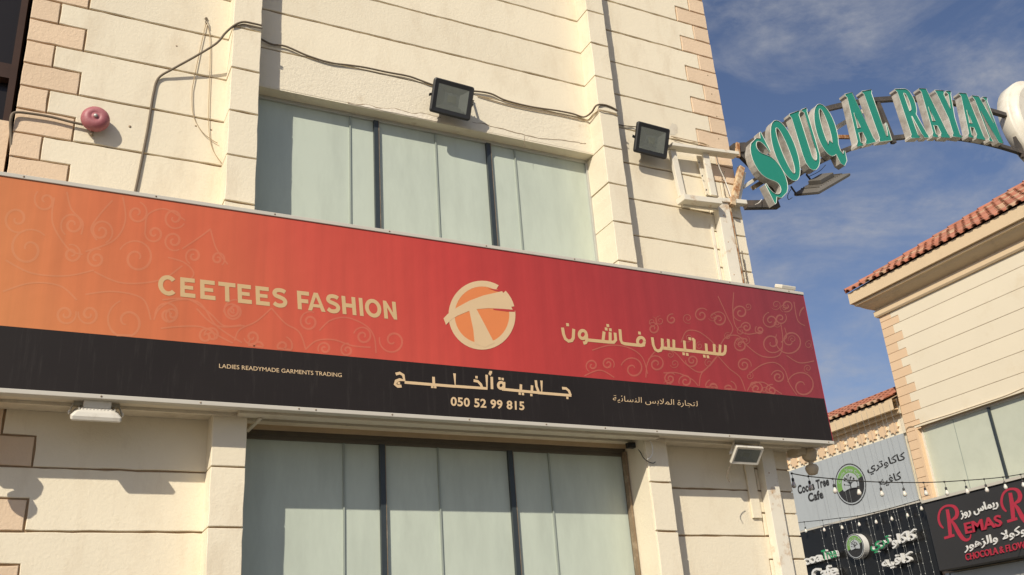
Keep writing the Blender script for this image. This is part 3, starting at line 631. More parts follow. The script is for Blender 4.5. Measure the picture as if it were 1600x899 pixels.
# ================================================================== FLOODLIGHTS
def flood(name, label, TL, TR, BL, case, group, deep=.07, glass_frac=.15, bracket=None, driver=.4):
    """floodlight from three corners of its front; the casing tapers to the back"""
    u = TR-TL; W = u.length; u.normalize(); v = TL-BL; H = v.length; v = (v - u*v.dot(u)).normalized(); n = u.cross(v)   # n: towards the viewer
    c = BL + u*W/2 + v*H/2
    root = thing(name, label, 'floodlight', tuple(c), group)
    fr = Fr(c, u, v, n); w2, h2 = W/2, H/2; f = min(W, H)*glass_frac
    def rr(a, b_, r, z, k=4):
        out = []
        for cx, cy, s0 in ((a-r, b_-r, 0), (-a+r, b_-r, 1), (-a+r, -b_+r, 2), (a-r, -b_+r, 3)):
            for i in range(k+1):
                t = (s0+i/k)*math.pi/2; out.append(fr(cx+r*math.cos(t), cy+r*math.sin(t), z))
        return out
    r = min(W, H)*.07
    rings = [rr(w2-f, h2-f, r*.4, .0), rr(w2-r*.5, h2-r*.5, r*.8, .004), rr(w2, h2, r, -.004), rr(w2, h2, r, -.022), rr(w2*.86, h2*.86, r, -deep*.7), rr(w2*.6, h2*.66, r, -deep)]
    n_ = len(rings[0]); vv = [p for g_ in rings for p in g_]; ff = []
    for i in range(len(rings)-1):
        for k in range(n_): ff.append((i*n_+k, i*n_+(k+1)%n_, (i+1)*n_+(k+1)%n_, (i+1)*n_+k))
    ff.append(tuple(range((len(rings)-1)*n_, len(rings)*n_)))
    MB().add(vv, ff).build('casing', case, root)
    # reflector pan with its chip, and the glass in front
    a_, b2 = w2-f, h2-f
    P = [fr(-a_,-b2,-.002), fr(a_,-b2,-.002), fr(a_,b2,-.002), fr(-a_,b2,-.002), fr(-a_*.5,-b2*.5,-.03), fr(a_*.5,-b2*.5,-.03), fr(a_*.5,b2*.5,-.03), fr(-a_*.5,b2*.5,-.03)]
    rf = MB().add(P, [(0,1,5,4),(1,2,6,5),(2,3,7,6),(3,0,4,7),(4,5,6,7)]).build('reflector', M['reflector'], root)
    MB().obox(fr(0,0,-.027), u*a_*.28, v*b2*.3, n*.002).build('led_chip', M['led'], rf)
    gl_ = MB().add([fr(-a_,-b2,.001), fr(a_,-b2,.001), fr(a_,b2,.001), fr(-a_,b2,.001)], [(0,1,2,3)]).build('lens', M['clear'], root, fix=False)
    for i in range(-5, 6):
        MB().obox(fr(i*w2*.14, 0, -deep*.86), u*.003, v*h2*.72, n*.010).build('cooling_fin', case, root)
    MB().obox(fr(0, 0, -deep-.022), u*w2*driver, v*h2*.5, n*.022).build('driver_box', case, root, bevel=.006)
    if bracket is not None:
        mt, wn = bracket                             # mounting point and the surface normal
        for s in (-1, 1):
            p0 = fr(s*(w2+.006), 0, -.03); p1 = mt + u*s*(w2*.9) + wn*.004
            b3 = MB(); b3.bar(p0 + (p0-p1)*.12, p1, .004, .022, u.cross((p1-p0).normalized())); b3.build('bracket_arm', case, root)
            MB().lathe(p0, u*s, [(0, .008), (.011, .007), (.012, 0)], 8).build('pivot_bolt', case, root)
        MB().bar(mt - u*(w2*.92) + wn*.004, mt + u*(w2*.92) + wn*.004, .004, .028, wn).build('bracket_base', case, root)
    return root
m = bpy.data.materials.new('clear_lamp_glass'); t, b = nodes(m)
b.inputs['Transmission Weight'].default_value = .75; b.inputs['Roughness'].default_value = .12; b.inputs['Base Color'].default_value = (.45, .48, .44, 1); b.inputs['IOR'].default_value = 1.3; M['clear'] = m
FG = 'black floodlights on the upper wall'
flood('floodlight', 'black floodlight tilted down on the wall above the frosted upper window', PY(682.8,120.9,-.195), PY(745.1,137.8,-.195), PY(671.7,173.4,-.10), M['black'], FG, bracket=(PY(712,152,-.003), NY))
flood('floodlight', 'black floodlight beside the cream steel bracket frame', PY(1000.6,190,-.21), PY(1051.2,203.4,-.21), PY(991.1,236.7,-.115), M['black'], FG, bracket=(PY(1024,226,-.003), NY))
FW = 'white floodlights under the shop sign'
# pair under the sign: one points straight down, the other is turned towards the wall
c1 = PY(148, 664, -.235); d1 = V((0,.995,-.1)).normalized()
flood('floodlight', 'white floodlight hanging under the sign, facing down over the quoined wall', c1+V((-.125,-.075,.0)), c1+V((.125,-.075,.0)), c1+V((-.125,.075,.062)), M['whitemetal'], FW, deep=.06, driver=.55, bracket=(V((c1.x, c1.y+.02, SZ0-.013)), -ZV))
flood('floodlight', 'white floodlight turned sideways under the sign by the white trunking', PY(1158.2,698.7,-.31), PY(1201,701.5,-.31), PY(1141.4,725,-.215), M['whitemetal'], FW, deep=.06, bracket=(V((PY(1165,690,-.24).x, -.25, SZ0-.013)), -ZV))
# one lying behind the top edge of the sign
c2 = PY(1216, 455, -.20)
flood('floodlight', 'grey floodlight lying on top of the sign by the corner, facing up', c2+V((-.075,-.05,.03)), c2+V((.075,-.05,.03)), c2+V((-.075,-.13,-.01)), M['whitemetal'], None, deep=.05)

# ================================================================== ALARM BELL
bc = PY(149, 187, -.05)
bell = thing('alarm_bell', 'faded pink round alarm bell on the wall by the quoins', 'bell', tuple(bc))
BN = V((-.06,-1,-.04)).normalized()
MB().lathe(bc+V((0,.05,0)), BN, [(0,0),(.040,0),(.042,.045),(0,.045)], 16).build('bell_base', M['bronze'], bell)
MB().lathe(bc, BN, [(.074,-.012),(.082,-.010),(.085,.0),(.083,.016),(.074,.034),(.055,.045),(.034,.049),(.030,.046),(.016,.046),(.014,.050),(0,.051)], 28).build('gong', M['bell'], bell)
MB().lathe(bc+BN*.05, BN, [(.012,0),(.011,.007),(0,.008)], 8).build('nut', M['alu'], bell)
MB().lathe(bc+V((-.01,.02,-.08)), ZV, [(0,-.03),(.010,-.03),(.012,.0),(0,.002)], 8).build('striker', M['bronze'], bell)

# ================================================================== CABLES
def cable(name, label, px, Y, r, m, n=8, cat='cable', wob=.0):
    P = []
    for q in px:
        yy = q[2] if len(q) > 2 else Y
        P.append(PY(q[0], q[1], yy))
    P = spline(P, n)
    if wob: P = [p+V((random.uniform(-wob,wob), 0, random.uniform(-wob,wob))) for p in P]
    return tag(MB().tube(P, r, 6).build(name, m), label, cat)
cable('conduit', 'grey conduit bent up the wall from the sign top to the pilaster', [(211,301),(219,262),(231,200),(240,145),(248,122,-.013),(270,108,-.040),(306,88,-.085),(338,68,-.125),(352,52,-.15),(366,40,-.177),(380,34.5,-.18),(396,37,-.18),(409,40,-.18)], -.011, .0078, M['cable'])
cable('cable', 'thin second cable crossing the pilaster face beside the grey conduit', [(362,44,-.172),(380,38,-.175),(395,42,-.175),(410,45,-.175)], -.17, .004, M['cable'])
cable('bell_cable', 'dark bell cable looping in from the building corner', [(19,262,.02),(17,210,-.0),(17,186),(24,176),(50,178),(80,183),(108,190),(130,195)], -.025, .009, M['cable'])
cable('wire_loop', 'thin dangling wire loop hanging from a hook on the left wall', [(322,36),(312,80),(303,125),(300,145),(302,180),(315,205),(330,218),(340,224)], -.012, .0028, M['cable_tan'])
cable('wire_loop', 'thin straight wire dropping beside the wire loop', [(323,36),(328,60),(328,110),(326,170),(327,210),(333,235),(347,256)], -.012, .0025, M['cable_tan'])
hk = thing('wall_hook', 'small dark hook in the wall holding the wire loop', 'hook', tuple(PY(322,30,-.01)))
MB().lathe(PY(322,30,0), NY, [(0,.012),(.009,.011),(.011,0)], 8).build('plate', M['cable'], hk); MB().tube([PY(322,30,-.01), PY(322,30,-.03), PY(321.5,35,-.035), PY(322.5,38,-.02)], .004, 6).build('hook', M['cable'], hk)
cable('cable', 'thick grey cable sagging across the wall over the upper window', [(400,56,-.02),(411,63,-.02),(425,69.5),(442,71.5),(455,76),(480,87),(515,98),(545,102),(572,106),(605,113),(637,119),(655,125),(680,134),(712,141),(746,143),(768,147),(790,157),(830,167),(870,173),(895,178),(912,183),(924,176,-.10),(932,165,-.172),(944,164,-.172),(956,168,-.172),(965,173,-.172)], -.016, .0075, M['cable'])
cable('cable', 'thinner tan cable running below the thick grey cable', [(746,150),(790,163),(830,172),(870,179),(905,187),(918,188,-.02),(928,178,-.11),(938,173,-.172),(955,177,-.172),(966,181,-.172)], -.012, .0045, M['cable_tan'])
cable('cable', 'short cable from the pilaster to the floodlight by the bracket frame', [(967,195,-.012),(978,197),(990,198),(1001,199,-.05)], -.012, .005, M['cable'])
cable('cable', 'pair of tan cables behind the floodlight along the bracket top', [(1048,213),(1070,218),(1088,222),(1104,227)], -.012, .004, M['cable_tan'])
cable('cable', 'loose tan cable above the bracket top rail', [(1052,215),(1075,222),(1095,223),(1108,228)], -.02, .003, M['cable_tan'])
cable('wire', 'short frayed wire hanging from the sideways white floodlight', [(1142,726,-.27),(1138,735,-.25),(1136,745,-.24),(1140,754,-.24)], -.25, .003, M['cable'])
cable('wire', 'white wire curl hanging in front of the lower pilaster', [(1016,689,-.19),(1019,697,-.20),(1019.5,708,-.20),(1016,715,-.20),(1011,718,-.20)], -.2, .0055, M['cable_white'])
cable('wire', 'dark lead from the small black box to the wire curl', [(994,698,-.05),(1000,706,-.1),(1005,715,-.15),(1012,721,-.18),(1020,724,-.18),(1024,722,-.18)], -.1, .003, M['black'])
jb = thing('power_adapter', 'small black power box fixed at the lower window head', 'adapter', tuple(PY(986,697,-.03)))
ja = PY(979,692,-.03); jc = PY(993.5,701,-.03)
MB().box(ja.x, jc.x, -.055, -.01, jc.z, ja.z).build('body', M['black'], jb, bevel=.004); MB().box((ja.x+jc.x)/2-.012, (ja.x+jc.x)/2+.012, -.058, -.0545, (ja.z+jc.z)/2-.006, (ja.z+jc.z)/2+.006).build('rating_label', M['mullion'], jb)

# ================================================================== TRUNKING AND BRACKET FRAME AT THE CORNER
TX0 = PY(1113.5,330,0).x; TX1 = TX0 + .125; TD = .075
tk = thing('cable_trunking', 'tall cream painted steel trunking with rust streaks at the building corner', 'trunking', (TX0+.06, -.04, .14))
ztop = PY(1123, 312, -TD).z
MB().box(TX0, TX1, -TD, -.003, .14, ztop).build('channel', M['steel_white'], tk, bevel=.004)
MB().box(TX1+.001, TX1+.030, -TD*.8, -.003, 3.3, ztop-.02).build('rusty_edge', M['rust'], tk)
MB().box(TX0-.06, TX0-.035, -.014, -.003, 4.3, ztop-.22).build('side_strip', M['steel_white'], tk)
for z in (2.9, 3.05, 4.7, 5.0, 5.25): MB().lathe(V((TX0+.045, -TD, z)), NY, [(0,.003),(.005,.002),(.006,0)], 8).build('rivet', M['rust'], tk)
tag(MB().box(TX0-.13, TX0-.045, -.02, -.003, 2.72, 3.24).build('cover_strip', M['cream'], bevel=.003), 'narrow flat cover strip on the wall beside the cream trunking', 'strip')
cable('wire', 'bunch of brown wires running down the trunking edge', [(1159,392,-.05),(1161,405,-.06),(1164,420,-.05),(1166,432,-.06),(1168,447,-.05)], -.05, .005, M['cable'], wob=.004)
bf = thing('bracket_frame', 'cream steel bracket frame bolted to the wall holding the arch', 'bracket', tuple(PY(1110,275,-.05)))
FYs = -.10
def member(name, p, q, wd, hg, m=M['steel_white'], upv=ZV): return MB().bar(p, q, wd, hg, upv).build(name, m, bf, bevel=.003)
member('top_channel', PY(1046,229,FYs), PY(1150,243,FYs), .09, .030)
member('side_post', PY(1050,236,-.07), PY(1066,308,-.07), .06, .035, upv=NY)
mp_ = member('middle_post', PY(1101,238,-.085), PY(1115,306,-.085), .065, .022, upv=NY)
mf = MB(); p0 = PY(1092,244,-.03); p1 = PY(1107,305,-.03); mf.bar(p0, p1, .008, .055, XV); mf.build('middle_flange', M['steel_white'], bf)
for x, y in [(1092.5,254),(1097.5,275),(1104,297)]: MB().lathe(PY(x,y,-.062), NX, [(0,.004),(.008,.003),(.008,0)], 8).build('bolt_hole', M['black'], bf)
member('bottom_channel', PY(1063,312,FYs), PY(1122,319,FYs), .11, .050)
member('bottom_lip', PY(1066,321,-.06), PY(1120,327,-.06), .02, .025)
member('arm', PY(1120,314,-.06), PY(1164,318,-.06), .06, .040)
member('corner_post', PY(1158,262,-.06), PY(1147,312,-.06), .055, .045, M['rust'], upv=NY)
member('corner_post', PY(1161,270,-.03), PY(1153,312,-.03), .04, .040, upv=NY)
member('post_stub', PY(1152,224,-.06), PY(1153,246,-.06), .035, .030, M['rust'], upv=NY)
member('rusty_collar', PY(1143,310,-.075), PY(1143.5,322,-.075), .05, .055, M['rust'], upv=NY)
member('back_brace', PY(1161,293,-.02), PY(1182,279,.02), .02, .03)
cable('wire', 'stiff pale wires strung through the bracket frame', [(1119,243,-.09),(1124,262,-.06),(1132,280,-.05),(1138,296,-.06),(1143,310,-.08)], -.08, .005, M['cable_white'])
cable('wire', 'thin dark wires tangled behind the pale wires', [(1132,268),(1128,280),(1131,292),(1133,306),(1140,311)], -.03, .003, M['cable'])
cable('wire', 'white wires bound round the black arch pipe', [(1180,320,-.06),(1186,317,-.10),(1190,312,-.06)], -.06, .004, M['cable_white'])

# ================================================================== ARCH SIGN OVER THE ALLEY
ar = thing('arch_sign', 'steel arch over the alley carrying raised teal letters', 'arch sign', (9.97, 0, 5.4))
LYF, LYB = -.12, -.045
def cz(x, kind):
    if kind == 't':
        cx, czz, R_ = 9.426, .738, 6.637
    else: cx, czz, R_ = 9.262, 1.225, 5.553
    return czz + math.sqrt(max(R_*R_-(x-cx)**2, 0))
XM = 9.97
def mirror(x): return x if x <= XM else 2*XM-x
def chord(kind, off, x0, x1, Y, r, m, name):
    P = [V((x, Y, cz(mirror(x), kind)+off)) for x in [x0+(x1-x0)*i/40 for i in range(41)]]
    mb = MB()
    vv = []; ff = []
    for i, p in enumerate(P):
        t = (P[min(i+1,40)]-P[max(i-1,0)]).normalized(); n = V((-t.z, 0, t.x)); y = V((0,1,0))
        vv += [p+n*r+y*r, p+n*r-y*r, p-n*r-y*r, p-n*r+y*r]
    for i in range(40):
        for k in range(4): ff.append((i*4+k, i*4+(k+1)%4, (i+1)*4+(k+1)%4, (i+1)*4+k))
    ff += [(0,1,2,3), (160,161,162,163)]
    return mb.add(vv, ff).build(name, m, ar)
chord('t', -.07, 5.40, 2*XM-5.40, -.02, .024, M['arch_steel'], 'upper_chord')
chord('b', .06, 5.62, 2*XM-5.62, -.02, .022, M['arch_steel'], 'lower_chord')
def strut(p, q, m, name='strut', r=.05): MB().bar(p, q, r, r*.8, V((0,1,0))).build(name, m, ar)
for xa, xb in ((7.46, 7.56), (5.44, 5.86), (9.62, 9.64), (2*XM-7.46, 2*XM-7.56), (2*XM-9.62, 2*XM-9.64)):
    strut(V((xa, -.02, cz(mirror(xa), 't')-.06)), V((xb, -.02, cz(mirror(xb), 'b'))), M['arch_steel'])
strut(PY(1286,213,.10), PY(1374,158,.10), M['steel_white'], 'cross_brace', .045)  # beige brace in paler steel, standing in for sunlight the letters block
strut(PY(1296,214,.05), PY(1345,215,.05), M['rust'], 'cross_brace', .035)
strut(PY(1176,294,.05), PY(1205,276,.05), M['beam'], 'cross_brace', .04)
strut(V((5.42, -.02, 5.43)), V((5.80, -.02, 5.50)), M['arch_steel'], 'end_pipe', .07)
strut(V((5.40, -.02, 5.99)), V((5.54, -.02, 6.03)), M['arch_steel'], 'end_plate', .09)
strut(V((2*XM-5.42, -.02, 5.43)), V((2*XM-5.80, -.02, 5.50)), M['arch_steel'], 'end_pipe', .07)
# letter outlines in a unit box
def bez(p0, p1, p2, p3, n=8): return [tuple(((1-t)**3*V(p0)+3*(1-t)**2*t*V(p1)+3*(1-t)*t*t*V(p2)+t**3*V(p3))) for t in [i/n for i in range(n)]]
def ell(cx, cy, rx, ry, n=28, a0=0): return [(cx+rx*math.cos(a0+2*math.pi*i/n), cy+ry*math.sin(a0+2*math.pi*i/n)) for i in range(n)]
GLY = {
 'A': [[(0,0),(.32,0),(.32,.035),(.24,.07),(.29,.24),(.50,.24),(.55,.09),(.47,.04),(.47,0),(1,0),(1,.04),(.95,.09),(.66,1),(.24,1),(.24,.96),(.30,.92),(.09,.09),(0,.04)][::-1], [(.32,.33),(.475,.33),(.395,.62)]],
 'L': [[(0,0),(.95,0),(1,.34),(.92,.34),(.84,.18),(.76,.10),(.66,.09),(.66,.93),(.74,.965),(.74,1),(0,1),(0,.965),(.08,.93),(.08,.07),(0,.035)]],
 'R': [[(0,0),(.50,0),(.50,.035),(.43,.07),(.43,.44),(.46,.44),(.64,.09),(.72,0),(1,0),(1,.045),(.95,.09),(.74,.48)]+bez((.74,.48),(1.02,.58),(1.02,.98),(.62,1))+[(.62,1),(0,1),(0,.965),(.07,.93),(.07,.07),(0,.035)], [(.43,.54),(.43,.91),(.50,.91)]+bez((.50,.91),(.64,.86),(.64,.60),(.50,.54))],
 'Y': [[(.24,0),(.80,0),(.80,.035),(.73,.07),(.73,.42),(.94,.92),(1,.96),(1,1),(.70,1),(.70,.96),(.78,.92),(.63,.60),(.50,.92),(.56,.96),(.56,1),(0,1),(0,.96),(.05,.92),(.32,.40),(.32,.07),(.24,.035)]],
 'N': [[(0,0),(.24,0),(.24,.04),(.19,.08),(.19,.66),(.60,0),(.92,0),(.92,.92),(1,.96),(1,1),(.72,1),(.72,.96),(.81,.92),(.81,.44),(.46,1),(0,1),(0,.96),(.08,.90),(.08,.08),(0,.04)]],
 'U': [[(0,1),(0,.965),(.06,.93)]+[(.06,.30)]+bez((.06,.30),(.06,-.10),(.96,-.14),(.96,.30))+[(.96,.93),(1,.965),(1,1),(.70,1),(.70,.965),(.79,.93),(.79,.30)]+bez((.79,.30),(.79,.06),(.50,.05),(.49,.30))+[(.49,.93),(.56,.965),(.56,1)]],
 'O': [ell(.5,.5,.52,.52), ell(.5,.5,.17,.40)],
 'Q': [[(.5+.52*math.cos(a), .53+.48*math.sin(a)) for a in [math.radians(d) for d in range(-42, 285, 12)]] + [(.62,.02),(.68,-.12),(.84,-.20),(1.04,-.14),(1.10,.04),(1.03,.05),(.95,.0),(.88,.08),(.88,.18)], [(.5+.17*math.cos(a), .55+.37*math.sin(a)) for a in [math.radians(d) for d in range(-30, 211, 12)]]+[(.36,.28),(.48,.34),(.60,.27)]],
 'S': [[(.0,-.02),(.0,.34),(.06,.34)]+bez((.06,.34),(.10,.03),(.54,-.0),(.58,.13))+bez((.58,.13),(.60,.24),(.32,.30),(.16,.42))+bez((.16,.42),(-.16,.62),(-.05,1.04),(.42,1.02))+[(.60,1.0),(.76,.94),(.86,1.02),(.92,1.02),(.92,.66),(.86,.66)]+bez((.86,.66),(.78,.97),(.46,1.0),(.42,.88))+bez((.42,.88),(.40,.76),(.66,.70),(.84,.58))+bez((.84,.58),(1.16,.36),(1.06,-.06),(.56,-.02))+[(.40,-.02),(.22,.05),(.08,-.02)]],
}
W2 = lambda x, y: (lambda p: (p.x, p.z))(PY(x, y, LYF))
LET = [('S', (5.50,5.90), (5.675,5.965), (5.530,5.30)), ]
quads = [
 ('S', (5.470,5.955), (5.690,6.185), (5.665,5.440), (5.900,5.640)),
 ('O', (5.735,6.215), (5.985,6.420), (5.870,5.650), (6.120,5.840)),
 ('U', W2(1238.5,175), W2(1253,169.5), None, None),
 ('Q', None, None, None, None),
 ('A', W2(1313,149), W2(1340,142.5), W2(1339.3,230.2), W2(1368.5,222.7)),
 ('L', W2(1346,143), W2(1366,139.5), W2(1374.4,222.3), W2(1394.4,219.8)),
 ('R', W2(1398,139.5), W2(1423,139), W2(1423.4,216.6), W2(1451.6,215.7)),
 ('A', W2(1429,138.4), W2(1455,139.3), W2(1457.4,214.7), W2(1484.8,216.2)),
 ('Y', W2(1460,141), W2(1484.8,143), W2(1482,213.2), W2(1508.5,216.8)),
 ('A', W2(1491,145), W2(1519,147.3), W2(1512.8,214.7), W2(1539.8,219.8)),
 ('N', W2(1518.1,149.6), W2(1541.2,152.5), W2(1545.6,221.2), W2(1569.4,224.8)),
]
quads[2] = ('U', (6.075,6.455), (6.320,6.585), (6.140,5.815), (6.385,5.990))
quads[3] = ('Q', (6.360,6.590), (6.620,6.725), (6.415,5.990), (6.680,6.150))
def letter(g_, TL, TR, BL, BR):
    vv, ff = fill(GLY[g_], .5)
    def mp(p, grow=0):
        s, t_ = p.x, p.y
        a = V(BL)+(V(BR)-V(BL))*s; c = V(TL)+(V(TR)-V(TL))*s; q = a+(c-a)*t_
        return q
    front, rest = [], []
    P = []
    for v in vv:
        q = mp(v); P.append((q.x, LYF if v.z > 0 else LYB, q.y))
    me = bpy.data.meshes.new('letter'); me.from_pydata(P, [], ff); me.update()
    me.materials.append(M['letter_side']); me.materials.append(M['teal'])
    o = obj('letter', me, None, ar)
    for p in me.polygons:
        if abs(p.normal.y) > .7 and p.center.y < LYF+.01: p.material_index = 1
    # pale edging strip round the face, widened to stand in for an edge highlight
    rim = MB()
    for lp in GLY[g_]:
        W = [mp(V((*q[:2], 0))) for q in lp]; W = [V((q.x, LYF-.004, q.y)) for q in W]; W.append(W[0])
        rim.tube(W, .0034, 4, cap=False)
    rm = rim.build('letter_rim', M['letter_rim'], o, fix=False)
    return o
for q in quads: letter(*q)
# the oval crest casing at the crown
ov = thing('oval_sign', 'round cream sign casing at the crown of the arch', 'sign', (10.2, -.1, 6.6))
mb = MB(); n = 40
def el(rx, rz, y): return [V((10.215+rx*math.cos(2*math.pi*i/n), y, 7.26+rz*math.sin(2*math.pi*i/n))) for i in range(n)]
rg = [el(.60,.58,.10), el(.65,.62,.07), el(.66,.63,-.06), el(.64,.61,-.085), el(.60,.57,-.088), el(.595,.565,-.135), el(.56,.53,-.15)]
vv = [p for r_ in rg for p in r_]; ff = [(i*n+k, i*n+(k+1)%n, (i+1)*n+(k+1)%n, (i+1)*n+k) for i in range(len(rg)-1) for k in range(n)]
mb.add(vv, ff, True); mb.add(rg[0], [tuple(range(n))]); mb.build('casing', M['oval'], ov)
MB().add(el(.56,.53,-.1505), [tuple(range(n))]).build('face', M['oval'], ov)
# floodlight slung below the first letters
fc = PY(1253, 301, -.10)
u_ = (PY(1279,285,-.17)-PY(1233,320,-.02)).normalized()
flood('floodlight', 'dark grey floodlight slung under the first teal letters of the arch', PY(1234,319,-.05), PY(1286,289,-.05), PY(1240,307,.06), M['grey_lamp'], None, deep=.045, bracket=None)
for x, y, x2, y2 in ((1260,273,1268,283),(1236,292,1243,302)):
    MB().bar(PY(x,y,-.04), PY(x2,y2,-.0), .012, .016).build('lamp_hanger', M['arch_steel'], ar)
cable('wire', 'thin black lead curling by the floodlight under the arch', [(1262,277,-.03),(1280,268,-.05),(1290,258,-.05)], -.04, .003, M['black'])
cable('wire', 'looped black lead behind the floodlight under the arch', [(1236,296,-.03),(1231,305,-.05),(1232,312,-.06),(1238,309,-.05)], -.04, .003, M['black'])

# ================================================================== CCTV DOMES
def cctv(label, p):
    c = thing('cctv_camera', label, 'camera', tuple(p), 'dome cameras at the ends of the shop sign')
    q = V(p)
    MB().box(q.x-.10, q.x-.02, q.y-.03, q.y+.10, q.z+.05, q.z+.13).build('mount', M['cctv'], c, bevel=.008)
    MB().bar(q+V((-.06,.04,.09)), q+V((.01,.0,.075)), .055, .05).build('arm', M['cctv'], c, bevel=.008)
    MB().lathe(q+V((.025,0,.04)), V((.25,-.1,1)), [(0,-.035),(.030,-.035),(.052,-.015),(.058,.02),(.055,.055),(.035,.068),(0,.07)], 18).build('housing', M['cctv'], c)
    MB().lathe(q+V((.028,0,.0)), ZV, [(.018,-.03),(.018,.01)], 10).build('neck', M['cctv'], c)
    MB().lathe(q+V((.03,0,-.05)), ZV, [(0,-.052),(.022,-.050),(.036,-.044),(.050,-.012),(.052,.006),(.040,.026),(.018,.034),(0,.035)], 18).build('dome', M['cctv'], c)
    return c
M['cctv'] = mat('beige_camera_shell', (.50, .42, .30), .5, .08, 9)
pc = PY(1262, 722, -.13)
cctv('beige dome camera under the end of the sign beside the cream trunking', pc)
cctv('beige dome camera under the end of the sign by the tan quoins', (SX0+.13, -.24, 3.03))

# ================================================================== THE BUILDING ACROSS THE ALLEY
YC = 6.55                     # its far corner
rb_ = thing('corner_building', 'cream building across the alley with tan quoins and red tiled hip roof', 'building', (XR+2, 2, 0))
YN = -3.0
WY0, WY1 = 6.30, .6           # upper window span along Y
WH = 5.648; WS = 4.35
rw = MB()
u0_, u1_ = -YC, -YN
rw.box(XR+.008, XR+5, YN, YC-.008, WH, 7.93); rw.box(XR+.008, XR+5, YN, YC-.008, 0, WS); rw.box(XR+.008, XR+5, WY0, YC-.008, WS, WH); rw.box(XR+.3, XR+5, YN, WY0, WS, WH)
rwall = rw.build('wall', M['joint_far'], rb_)
def fblock(name, poly, m): return block(FR, poly, 0, -.012, gap=.0035, bev=.002, jit=.001, step=.5).build(name, m, rwall, fix=False)
QLY, QSY = -YC+.44, -YC+.27
for k in range(-8, 16):
    z0, z1 = max(ZG(k)-.02, .05), min(ZG(k+1)-.02, 7.93)
    if z1-z0 < .06: continue
    zm = (z0+z1)/2
    if z1 <= WH+.002 and z0 >= WS-.3:
        fblock('quoin_block', rect(-YC, -WY0, z0, zm), M['quoin_far']); fblock('quoin_block', rect(-YC, -WY0, zm, z1), M['quoin_far']); continue
    zb0 = z0
    if z0 < WH < z1:
        fblock('quoin_block', rect(-YC, -WY0+.1, z0, zm), M['quoin_far']); fblock('quoin_block', rect(-YC, QSY, zm, z1), M['quoin_far'])
        zt_ = max(WH, z0)
        if z1-zt_ > .04: fblock('plaster_block', [(-WY0+.1, zt_), (-YN, zt_), (-YN, z1), (QSY, z1), (QSY, max(zm, zt_)), (-WY0+.1, max(zm, zt_))] if zm > zt_+.005 else rect(QSY, -YN, zt_, z1), M['cream_far'])
        continue
    fblock('quoin_block', rect(-YC, QLY, z0, zm), M['quoin_far']); fblock('quoin_block', rect(-YC, QSY, zm, z1), M['quoin_far'])
    fblock('plaster_block', [(QLY, z0), (-YN, z0), (-YN, z1), (QSY, z1), (QSY, zm), (QLY, zm)], M['cream_far'])
# window with raised surround line, panes and mullions
MB().box(XR-.012, XR+.012, .6, WY0+.03, WH, WH+.045).build('window_surround', M['cream_far'], rb_)
MB().box(XR-.012, XR+.296, WY0-.012, WY0+.035, WS+.001, WH-.001).build('window_reveal', M['quoin_far'], rb_)
wf = MB(); gx = XR+.10
wf.box(gx-.02, gx+.03, .6, WY0, WH-.04, WH-.001); wf.box(gx-.02, gx+.03, WY0-.05, WY0-.001, WS, WH-.04); wf.box(gx-.02, gx+.03, .6, WY0, WS-.05, WS)
win2 = wf.build('window', M['whitemetal'], rb_)
mys = [WY0-.05, 4.83, 3.3, 1.9, .6]
for i in range(4):
    a, b_ = mys[i], mys[i+1]; mid = a+(b_-a)*(.47 if i == 0 else .5)
    for p, q in ((a-(.02 if i else 0), mid+.004), (mid-.004, b_+.02)):
        MB().box(gx, gx+.012, q, p, WS, WH-.04).build('pane', M['pane_far'], win2)
    MB().box(gx-.004, gx+.006, mid-.006, mid+.006, WS, WH-.04).build('pane_joint', M['seam'], win2)
    MB().box(gx-.03, gx+.02, b_-.022, b_+.022, WS, WH-.04).build('mullion', M['mullion'], win2)
MB().box(XR-.06, XR+.3, .6, 6.32, WS-.06, WS).build('window_sill', M['trim'], rb_)
sweep(PROF, [(XR, YN), (XR, YC), (XR+5, YC)], 0).build('cornice', M['cornice'], rb_)
cable('cable', 'thin cable looping along the wall above the window across the alley', [], 0, .004, M['cable_tan']) if False else None
P = [PX(x, y, XR-.015) for x, y in [(1417,681),(1416,672),(1420,667),(1428,665.5),(1450,658),(1480,649),(1510,639),(1540,629),(1570,619),(1600,606)]]
tag(MB().tube(spline(P, 6), .006, 5).build('cable', M['cable_tan']), 'thin brown cable sagging over the window across the alley', 'cable')

# hip roof of barrel tiles
def tile_mesh(name, wdt, ln, th=.014):
    mb = MB(); vv = []; n = 6
    for (y, r_) in ((0, wdt*.36), (ln, wdt*.30)):
        for rr in (r_, r_-th):
            for i in range(n+1):
                a = math.pi*i/n; vv.append((rr*math.cos(a), y, rr*math.sin(a)*.95))
    k = n+1; ff = []
    for i in range(n):
        ff += [(i, i+1, 2*k+i+1, 2*k+i), (k+i, 3*k+i, 3*k+i+1, k+i+1), (i, k+i, k+i+1, i+1), (2*k+i, 2*k+i+1, 3*k+i+1, 3*k+i)]
    mb.add(vv, ff); mb.f = [f[::-1] for f in mb.f]
    me = mb.mesh(name); return me
def pan_mesh(name, wdt, ln):
    mb = MB(); vv = []
    for y in (0, ln):
        for i in range(5):
            a = math.pi*(1+i/4); vv.append((wdt*.5+wdt*.24*math.cos(a), y, .012+wdt*.13*(1+math.sin(a))-.01))
    mb.add(vv, [(i, i+1, 6+i, 5+i) for i in range(4)])
    return mb.mesh(name)
TW, TLn, SL = .176, .36, math.atan(.6)
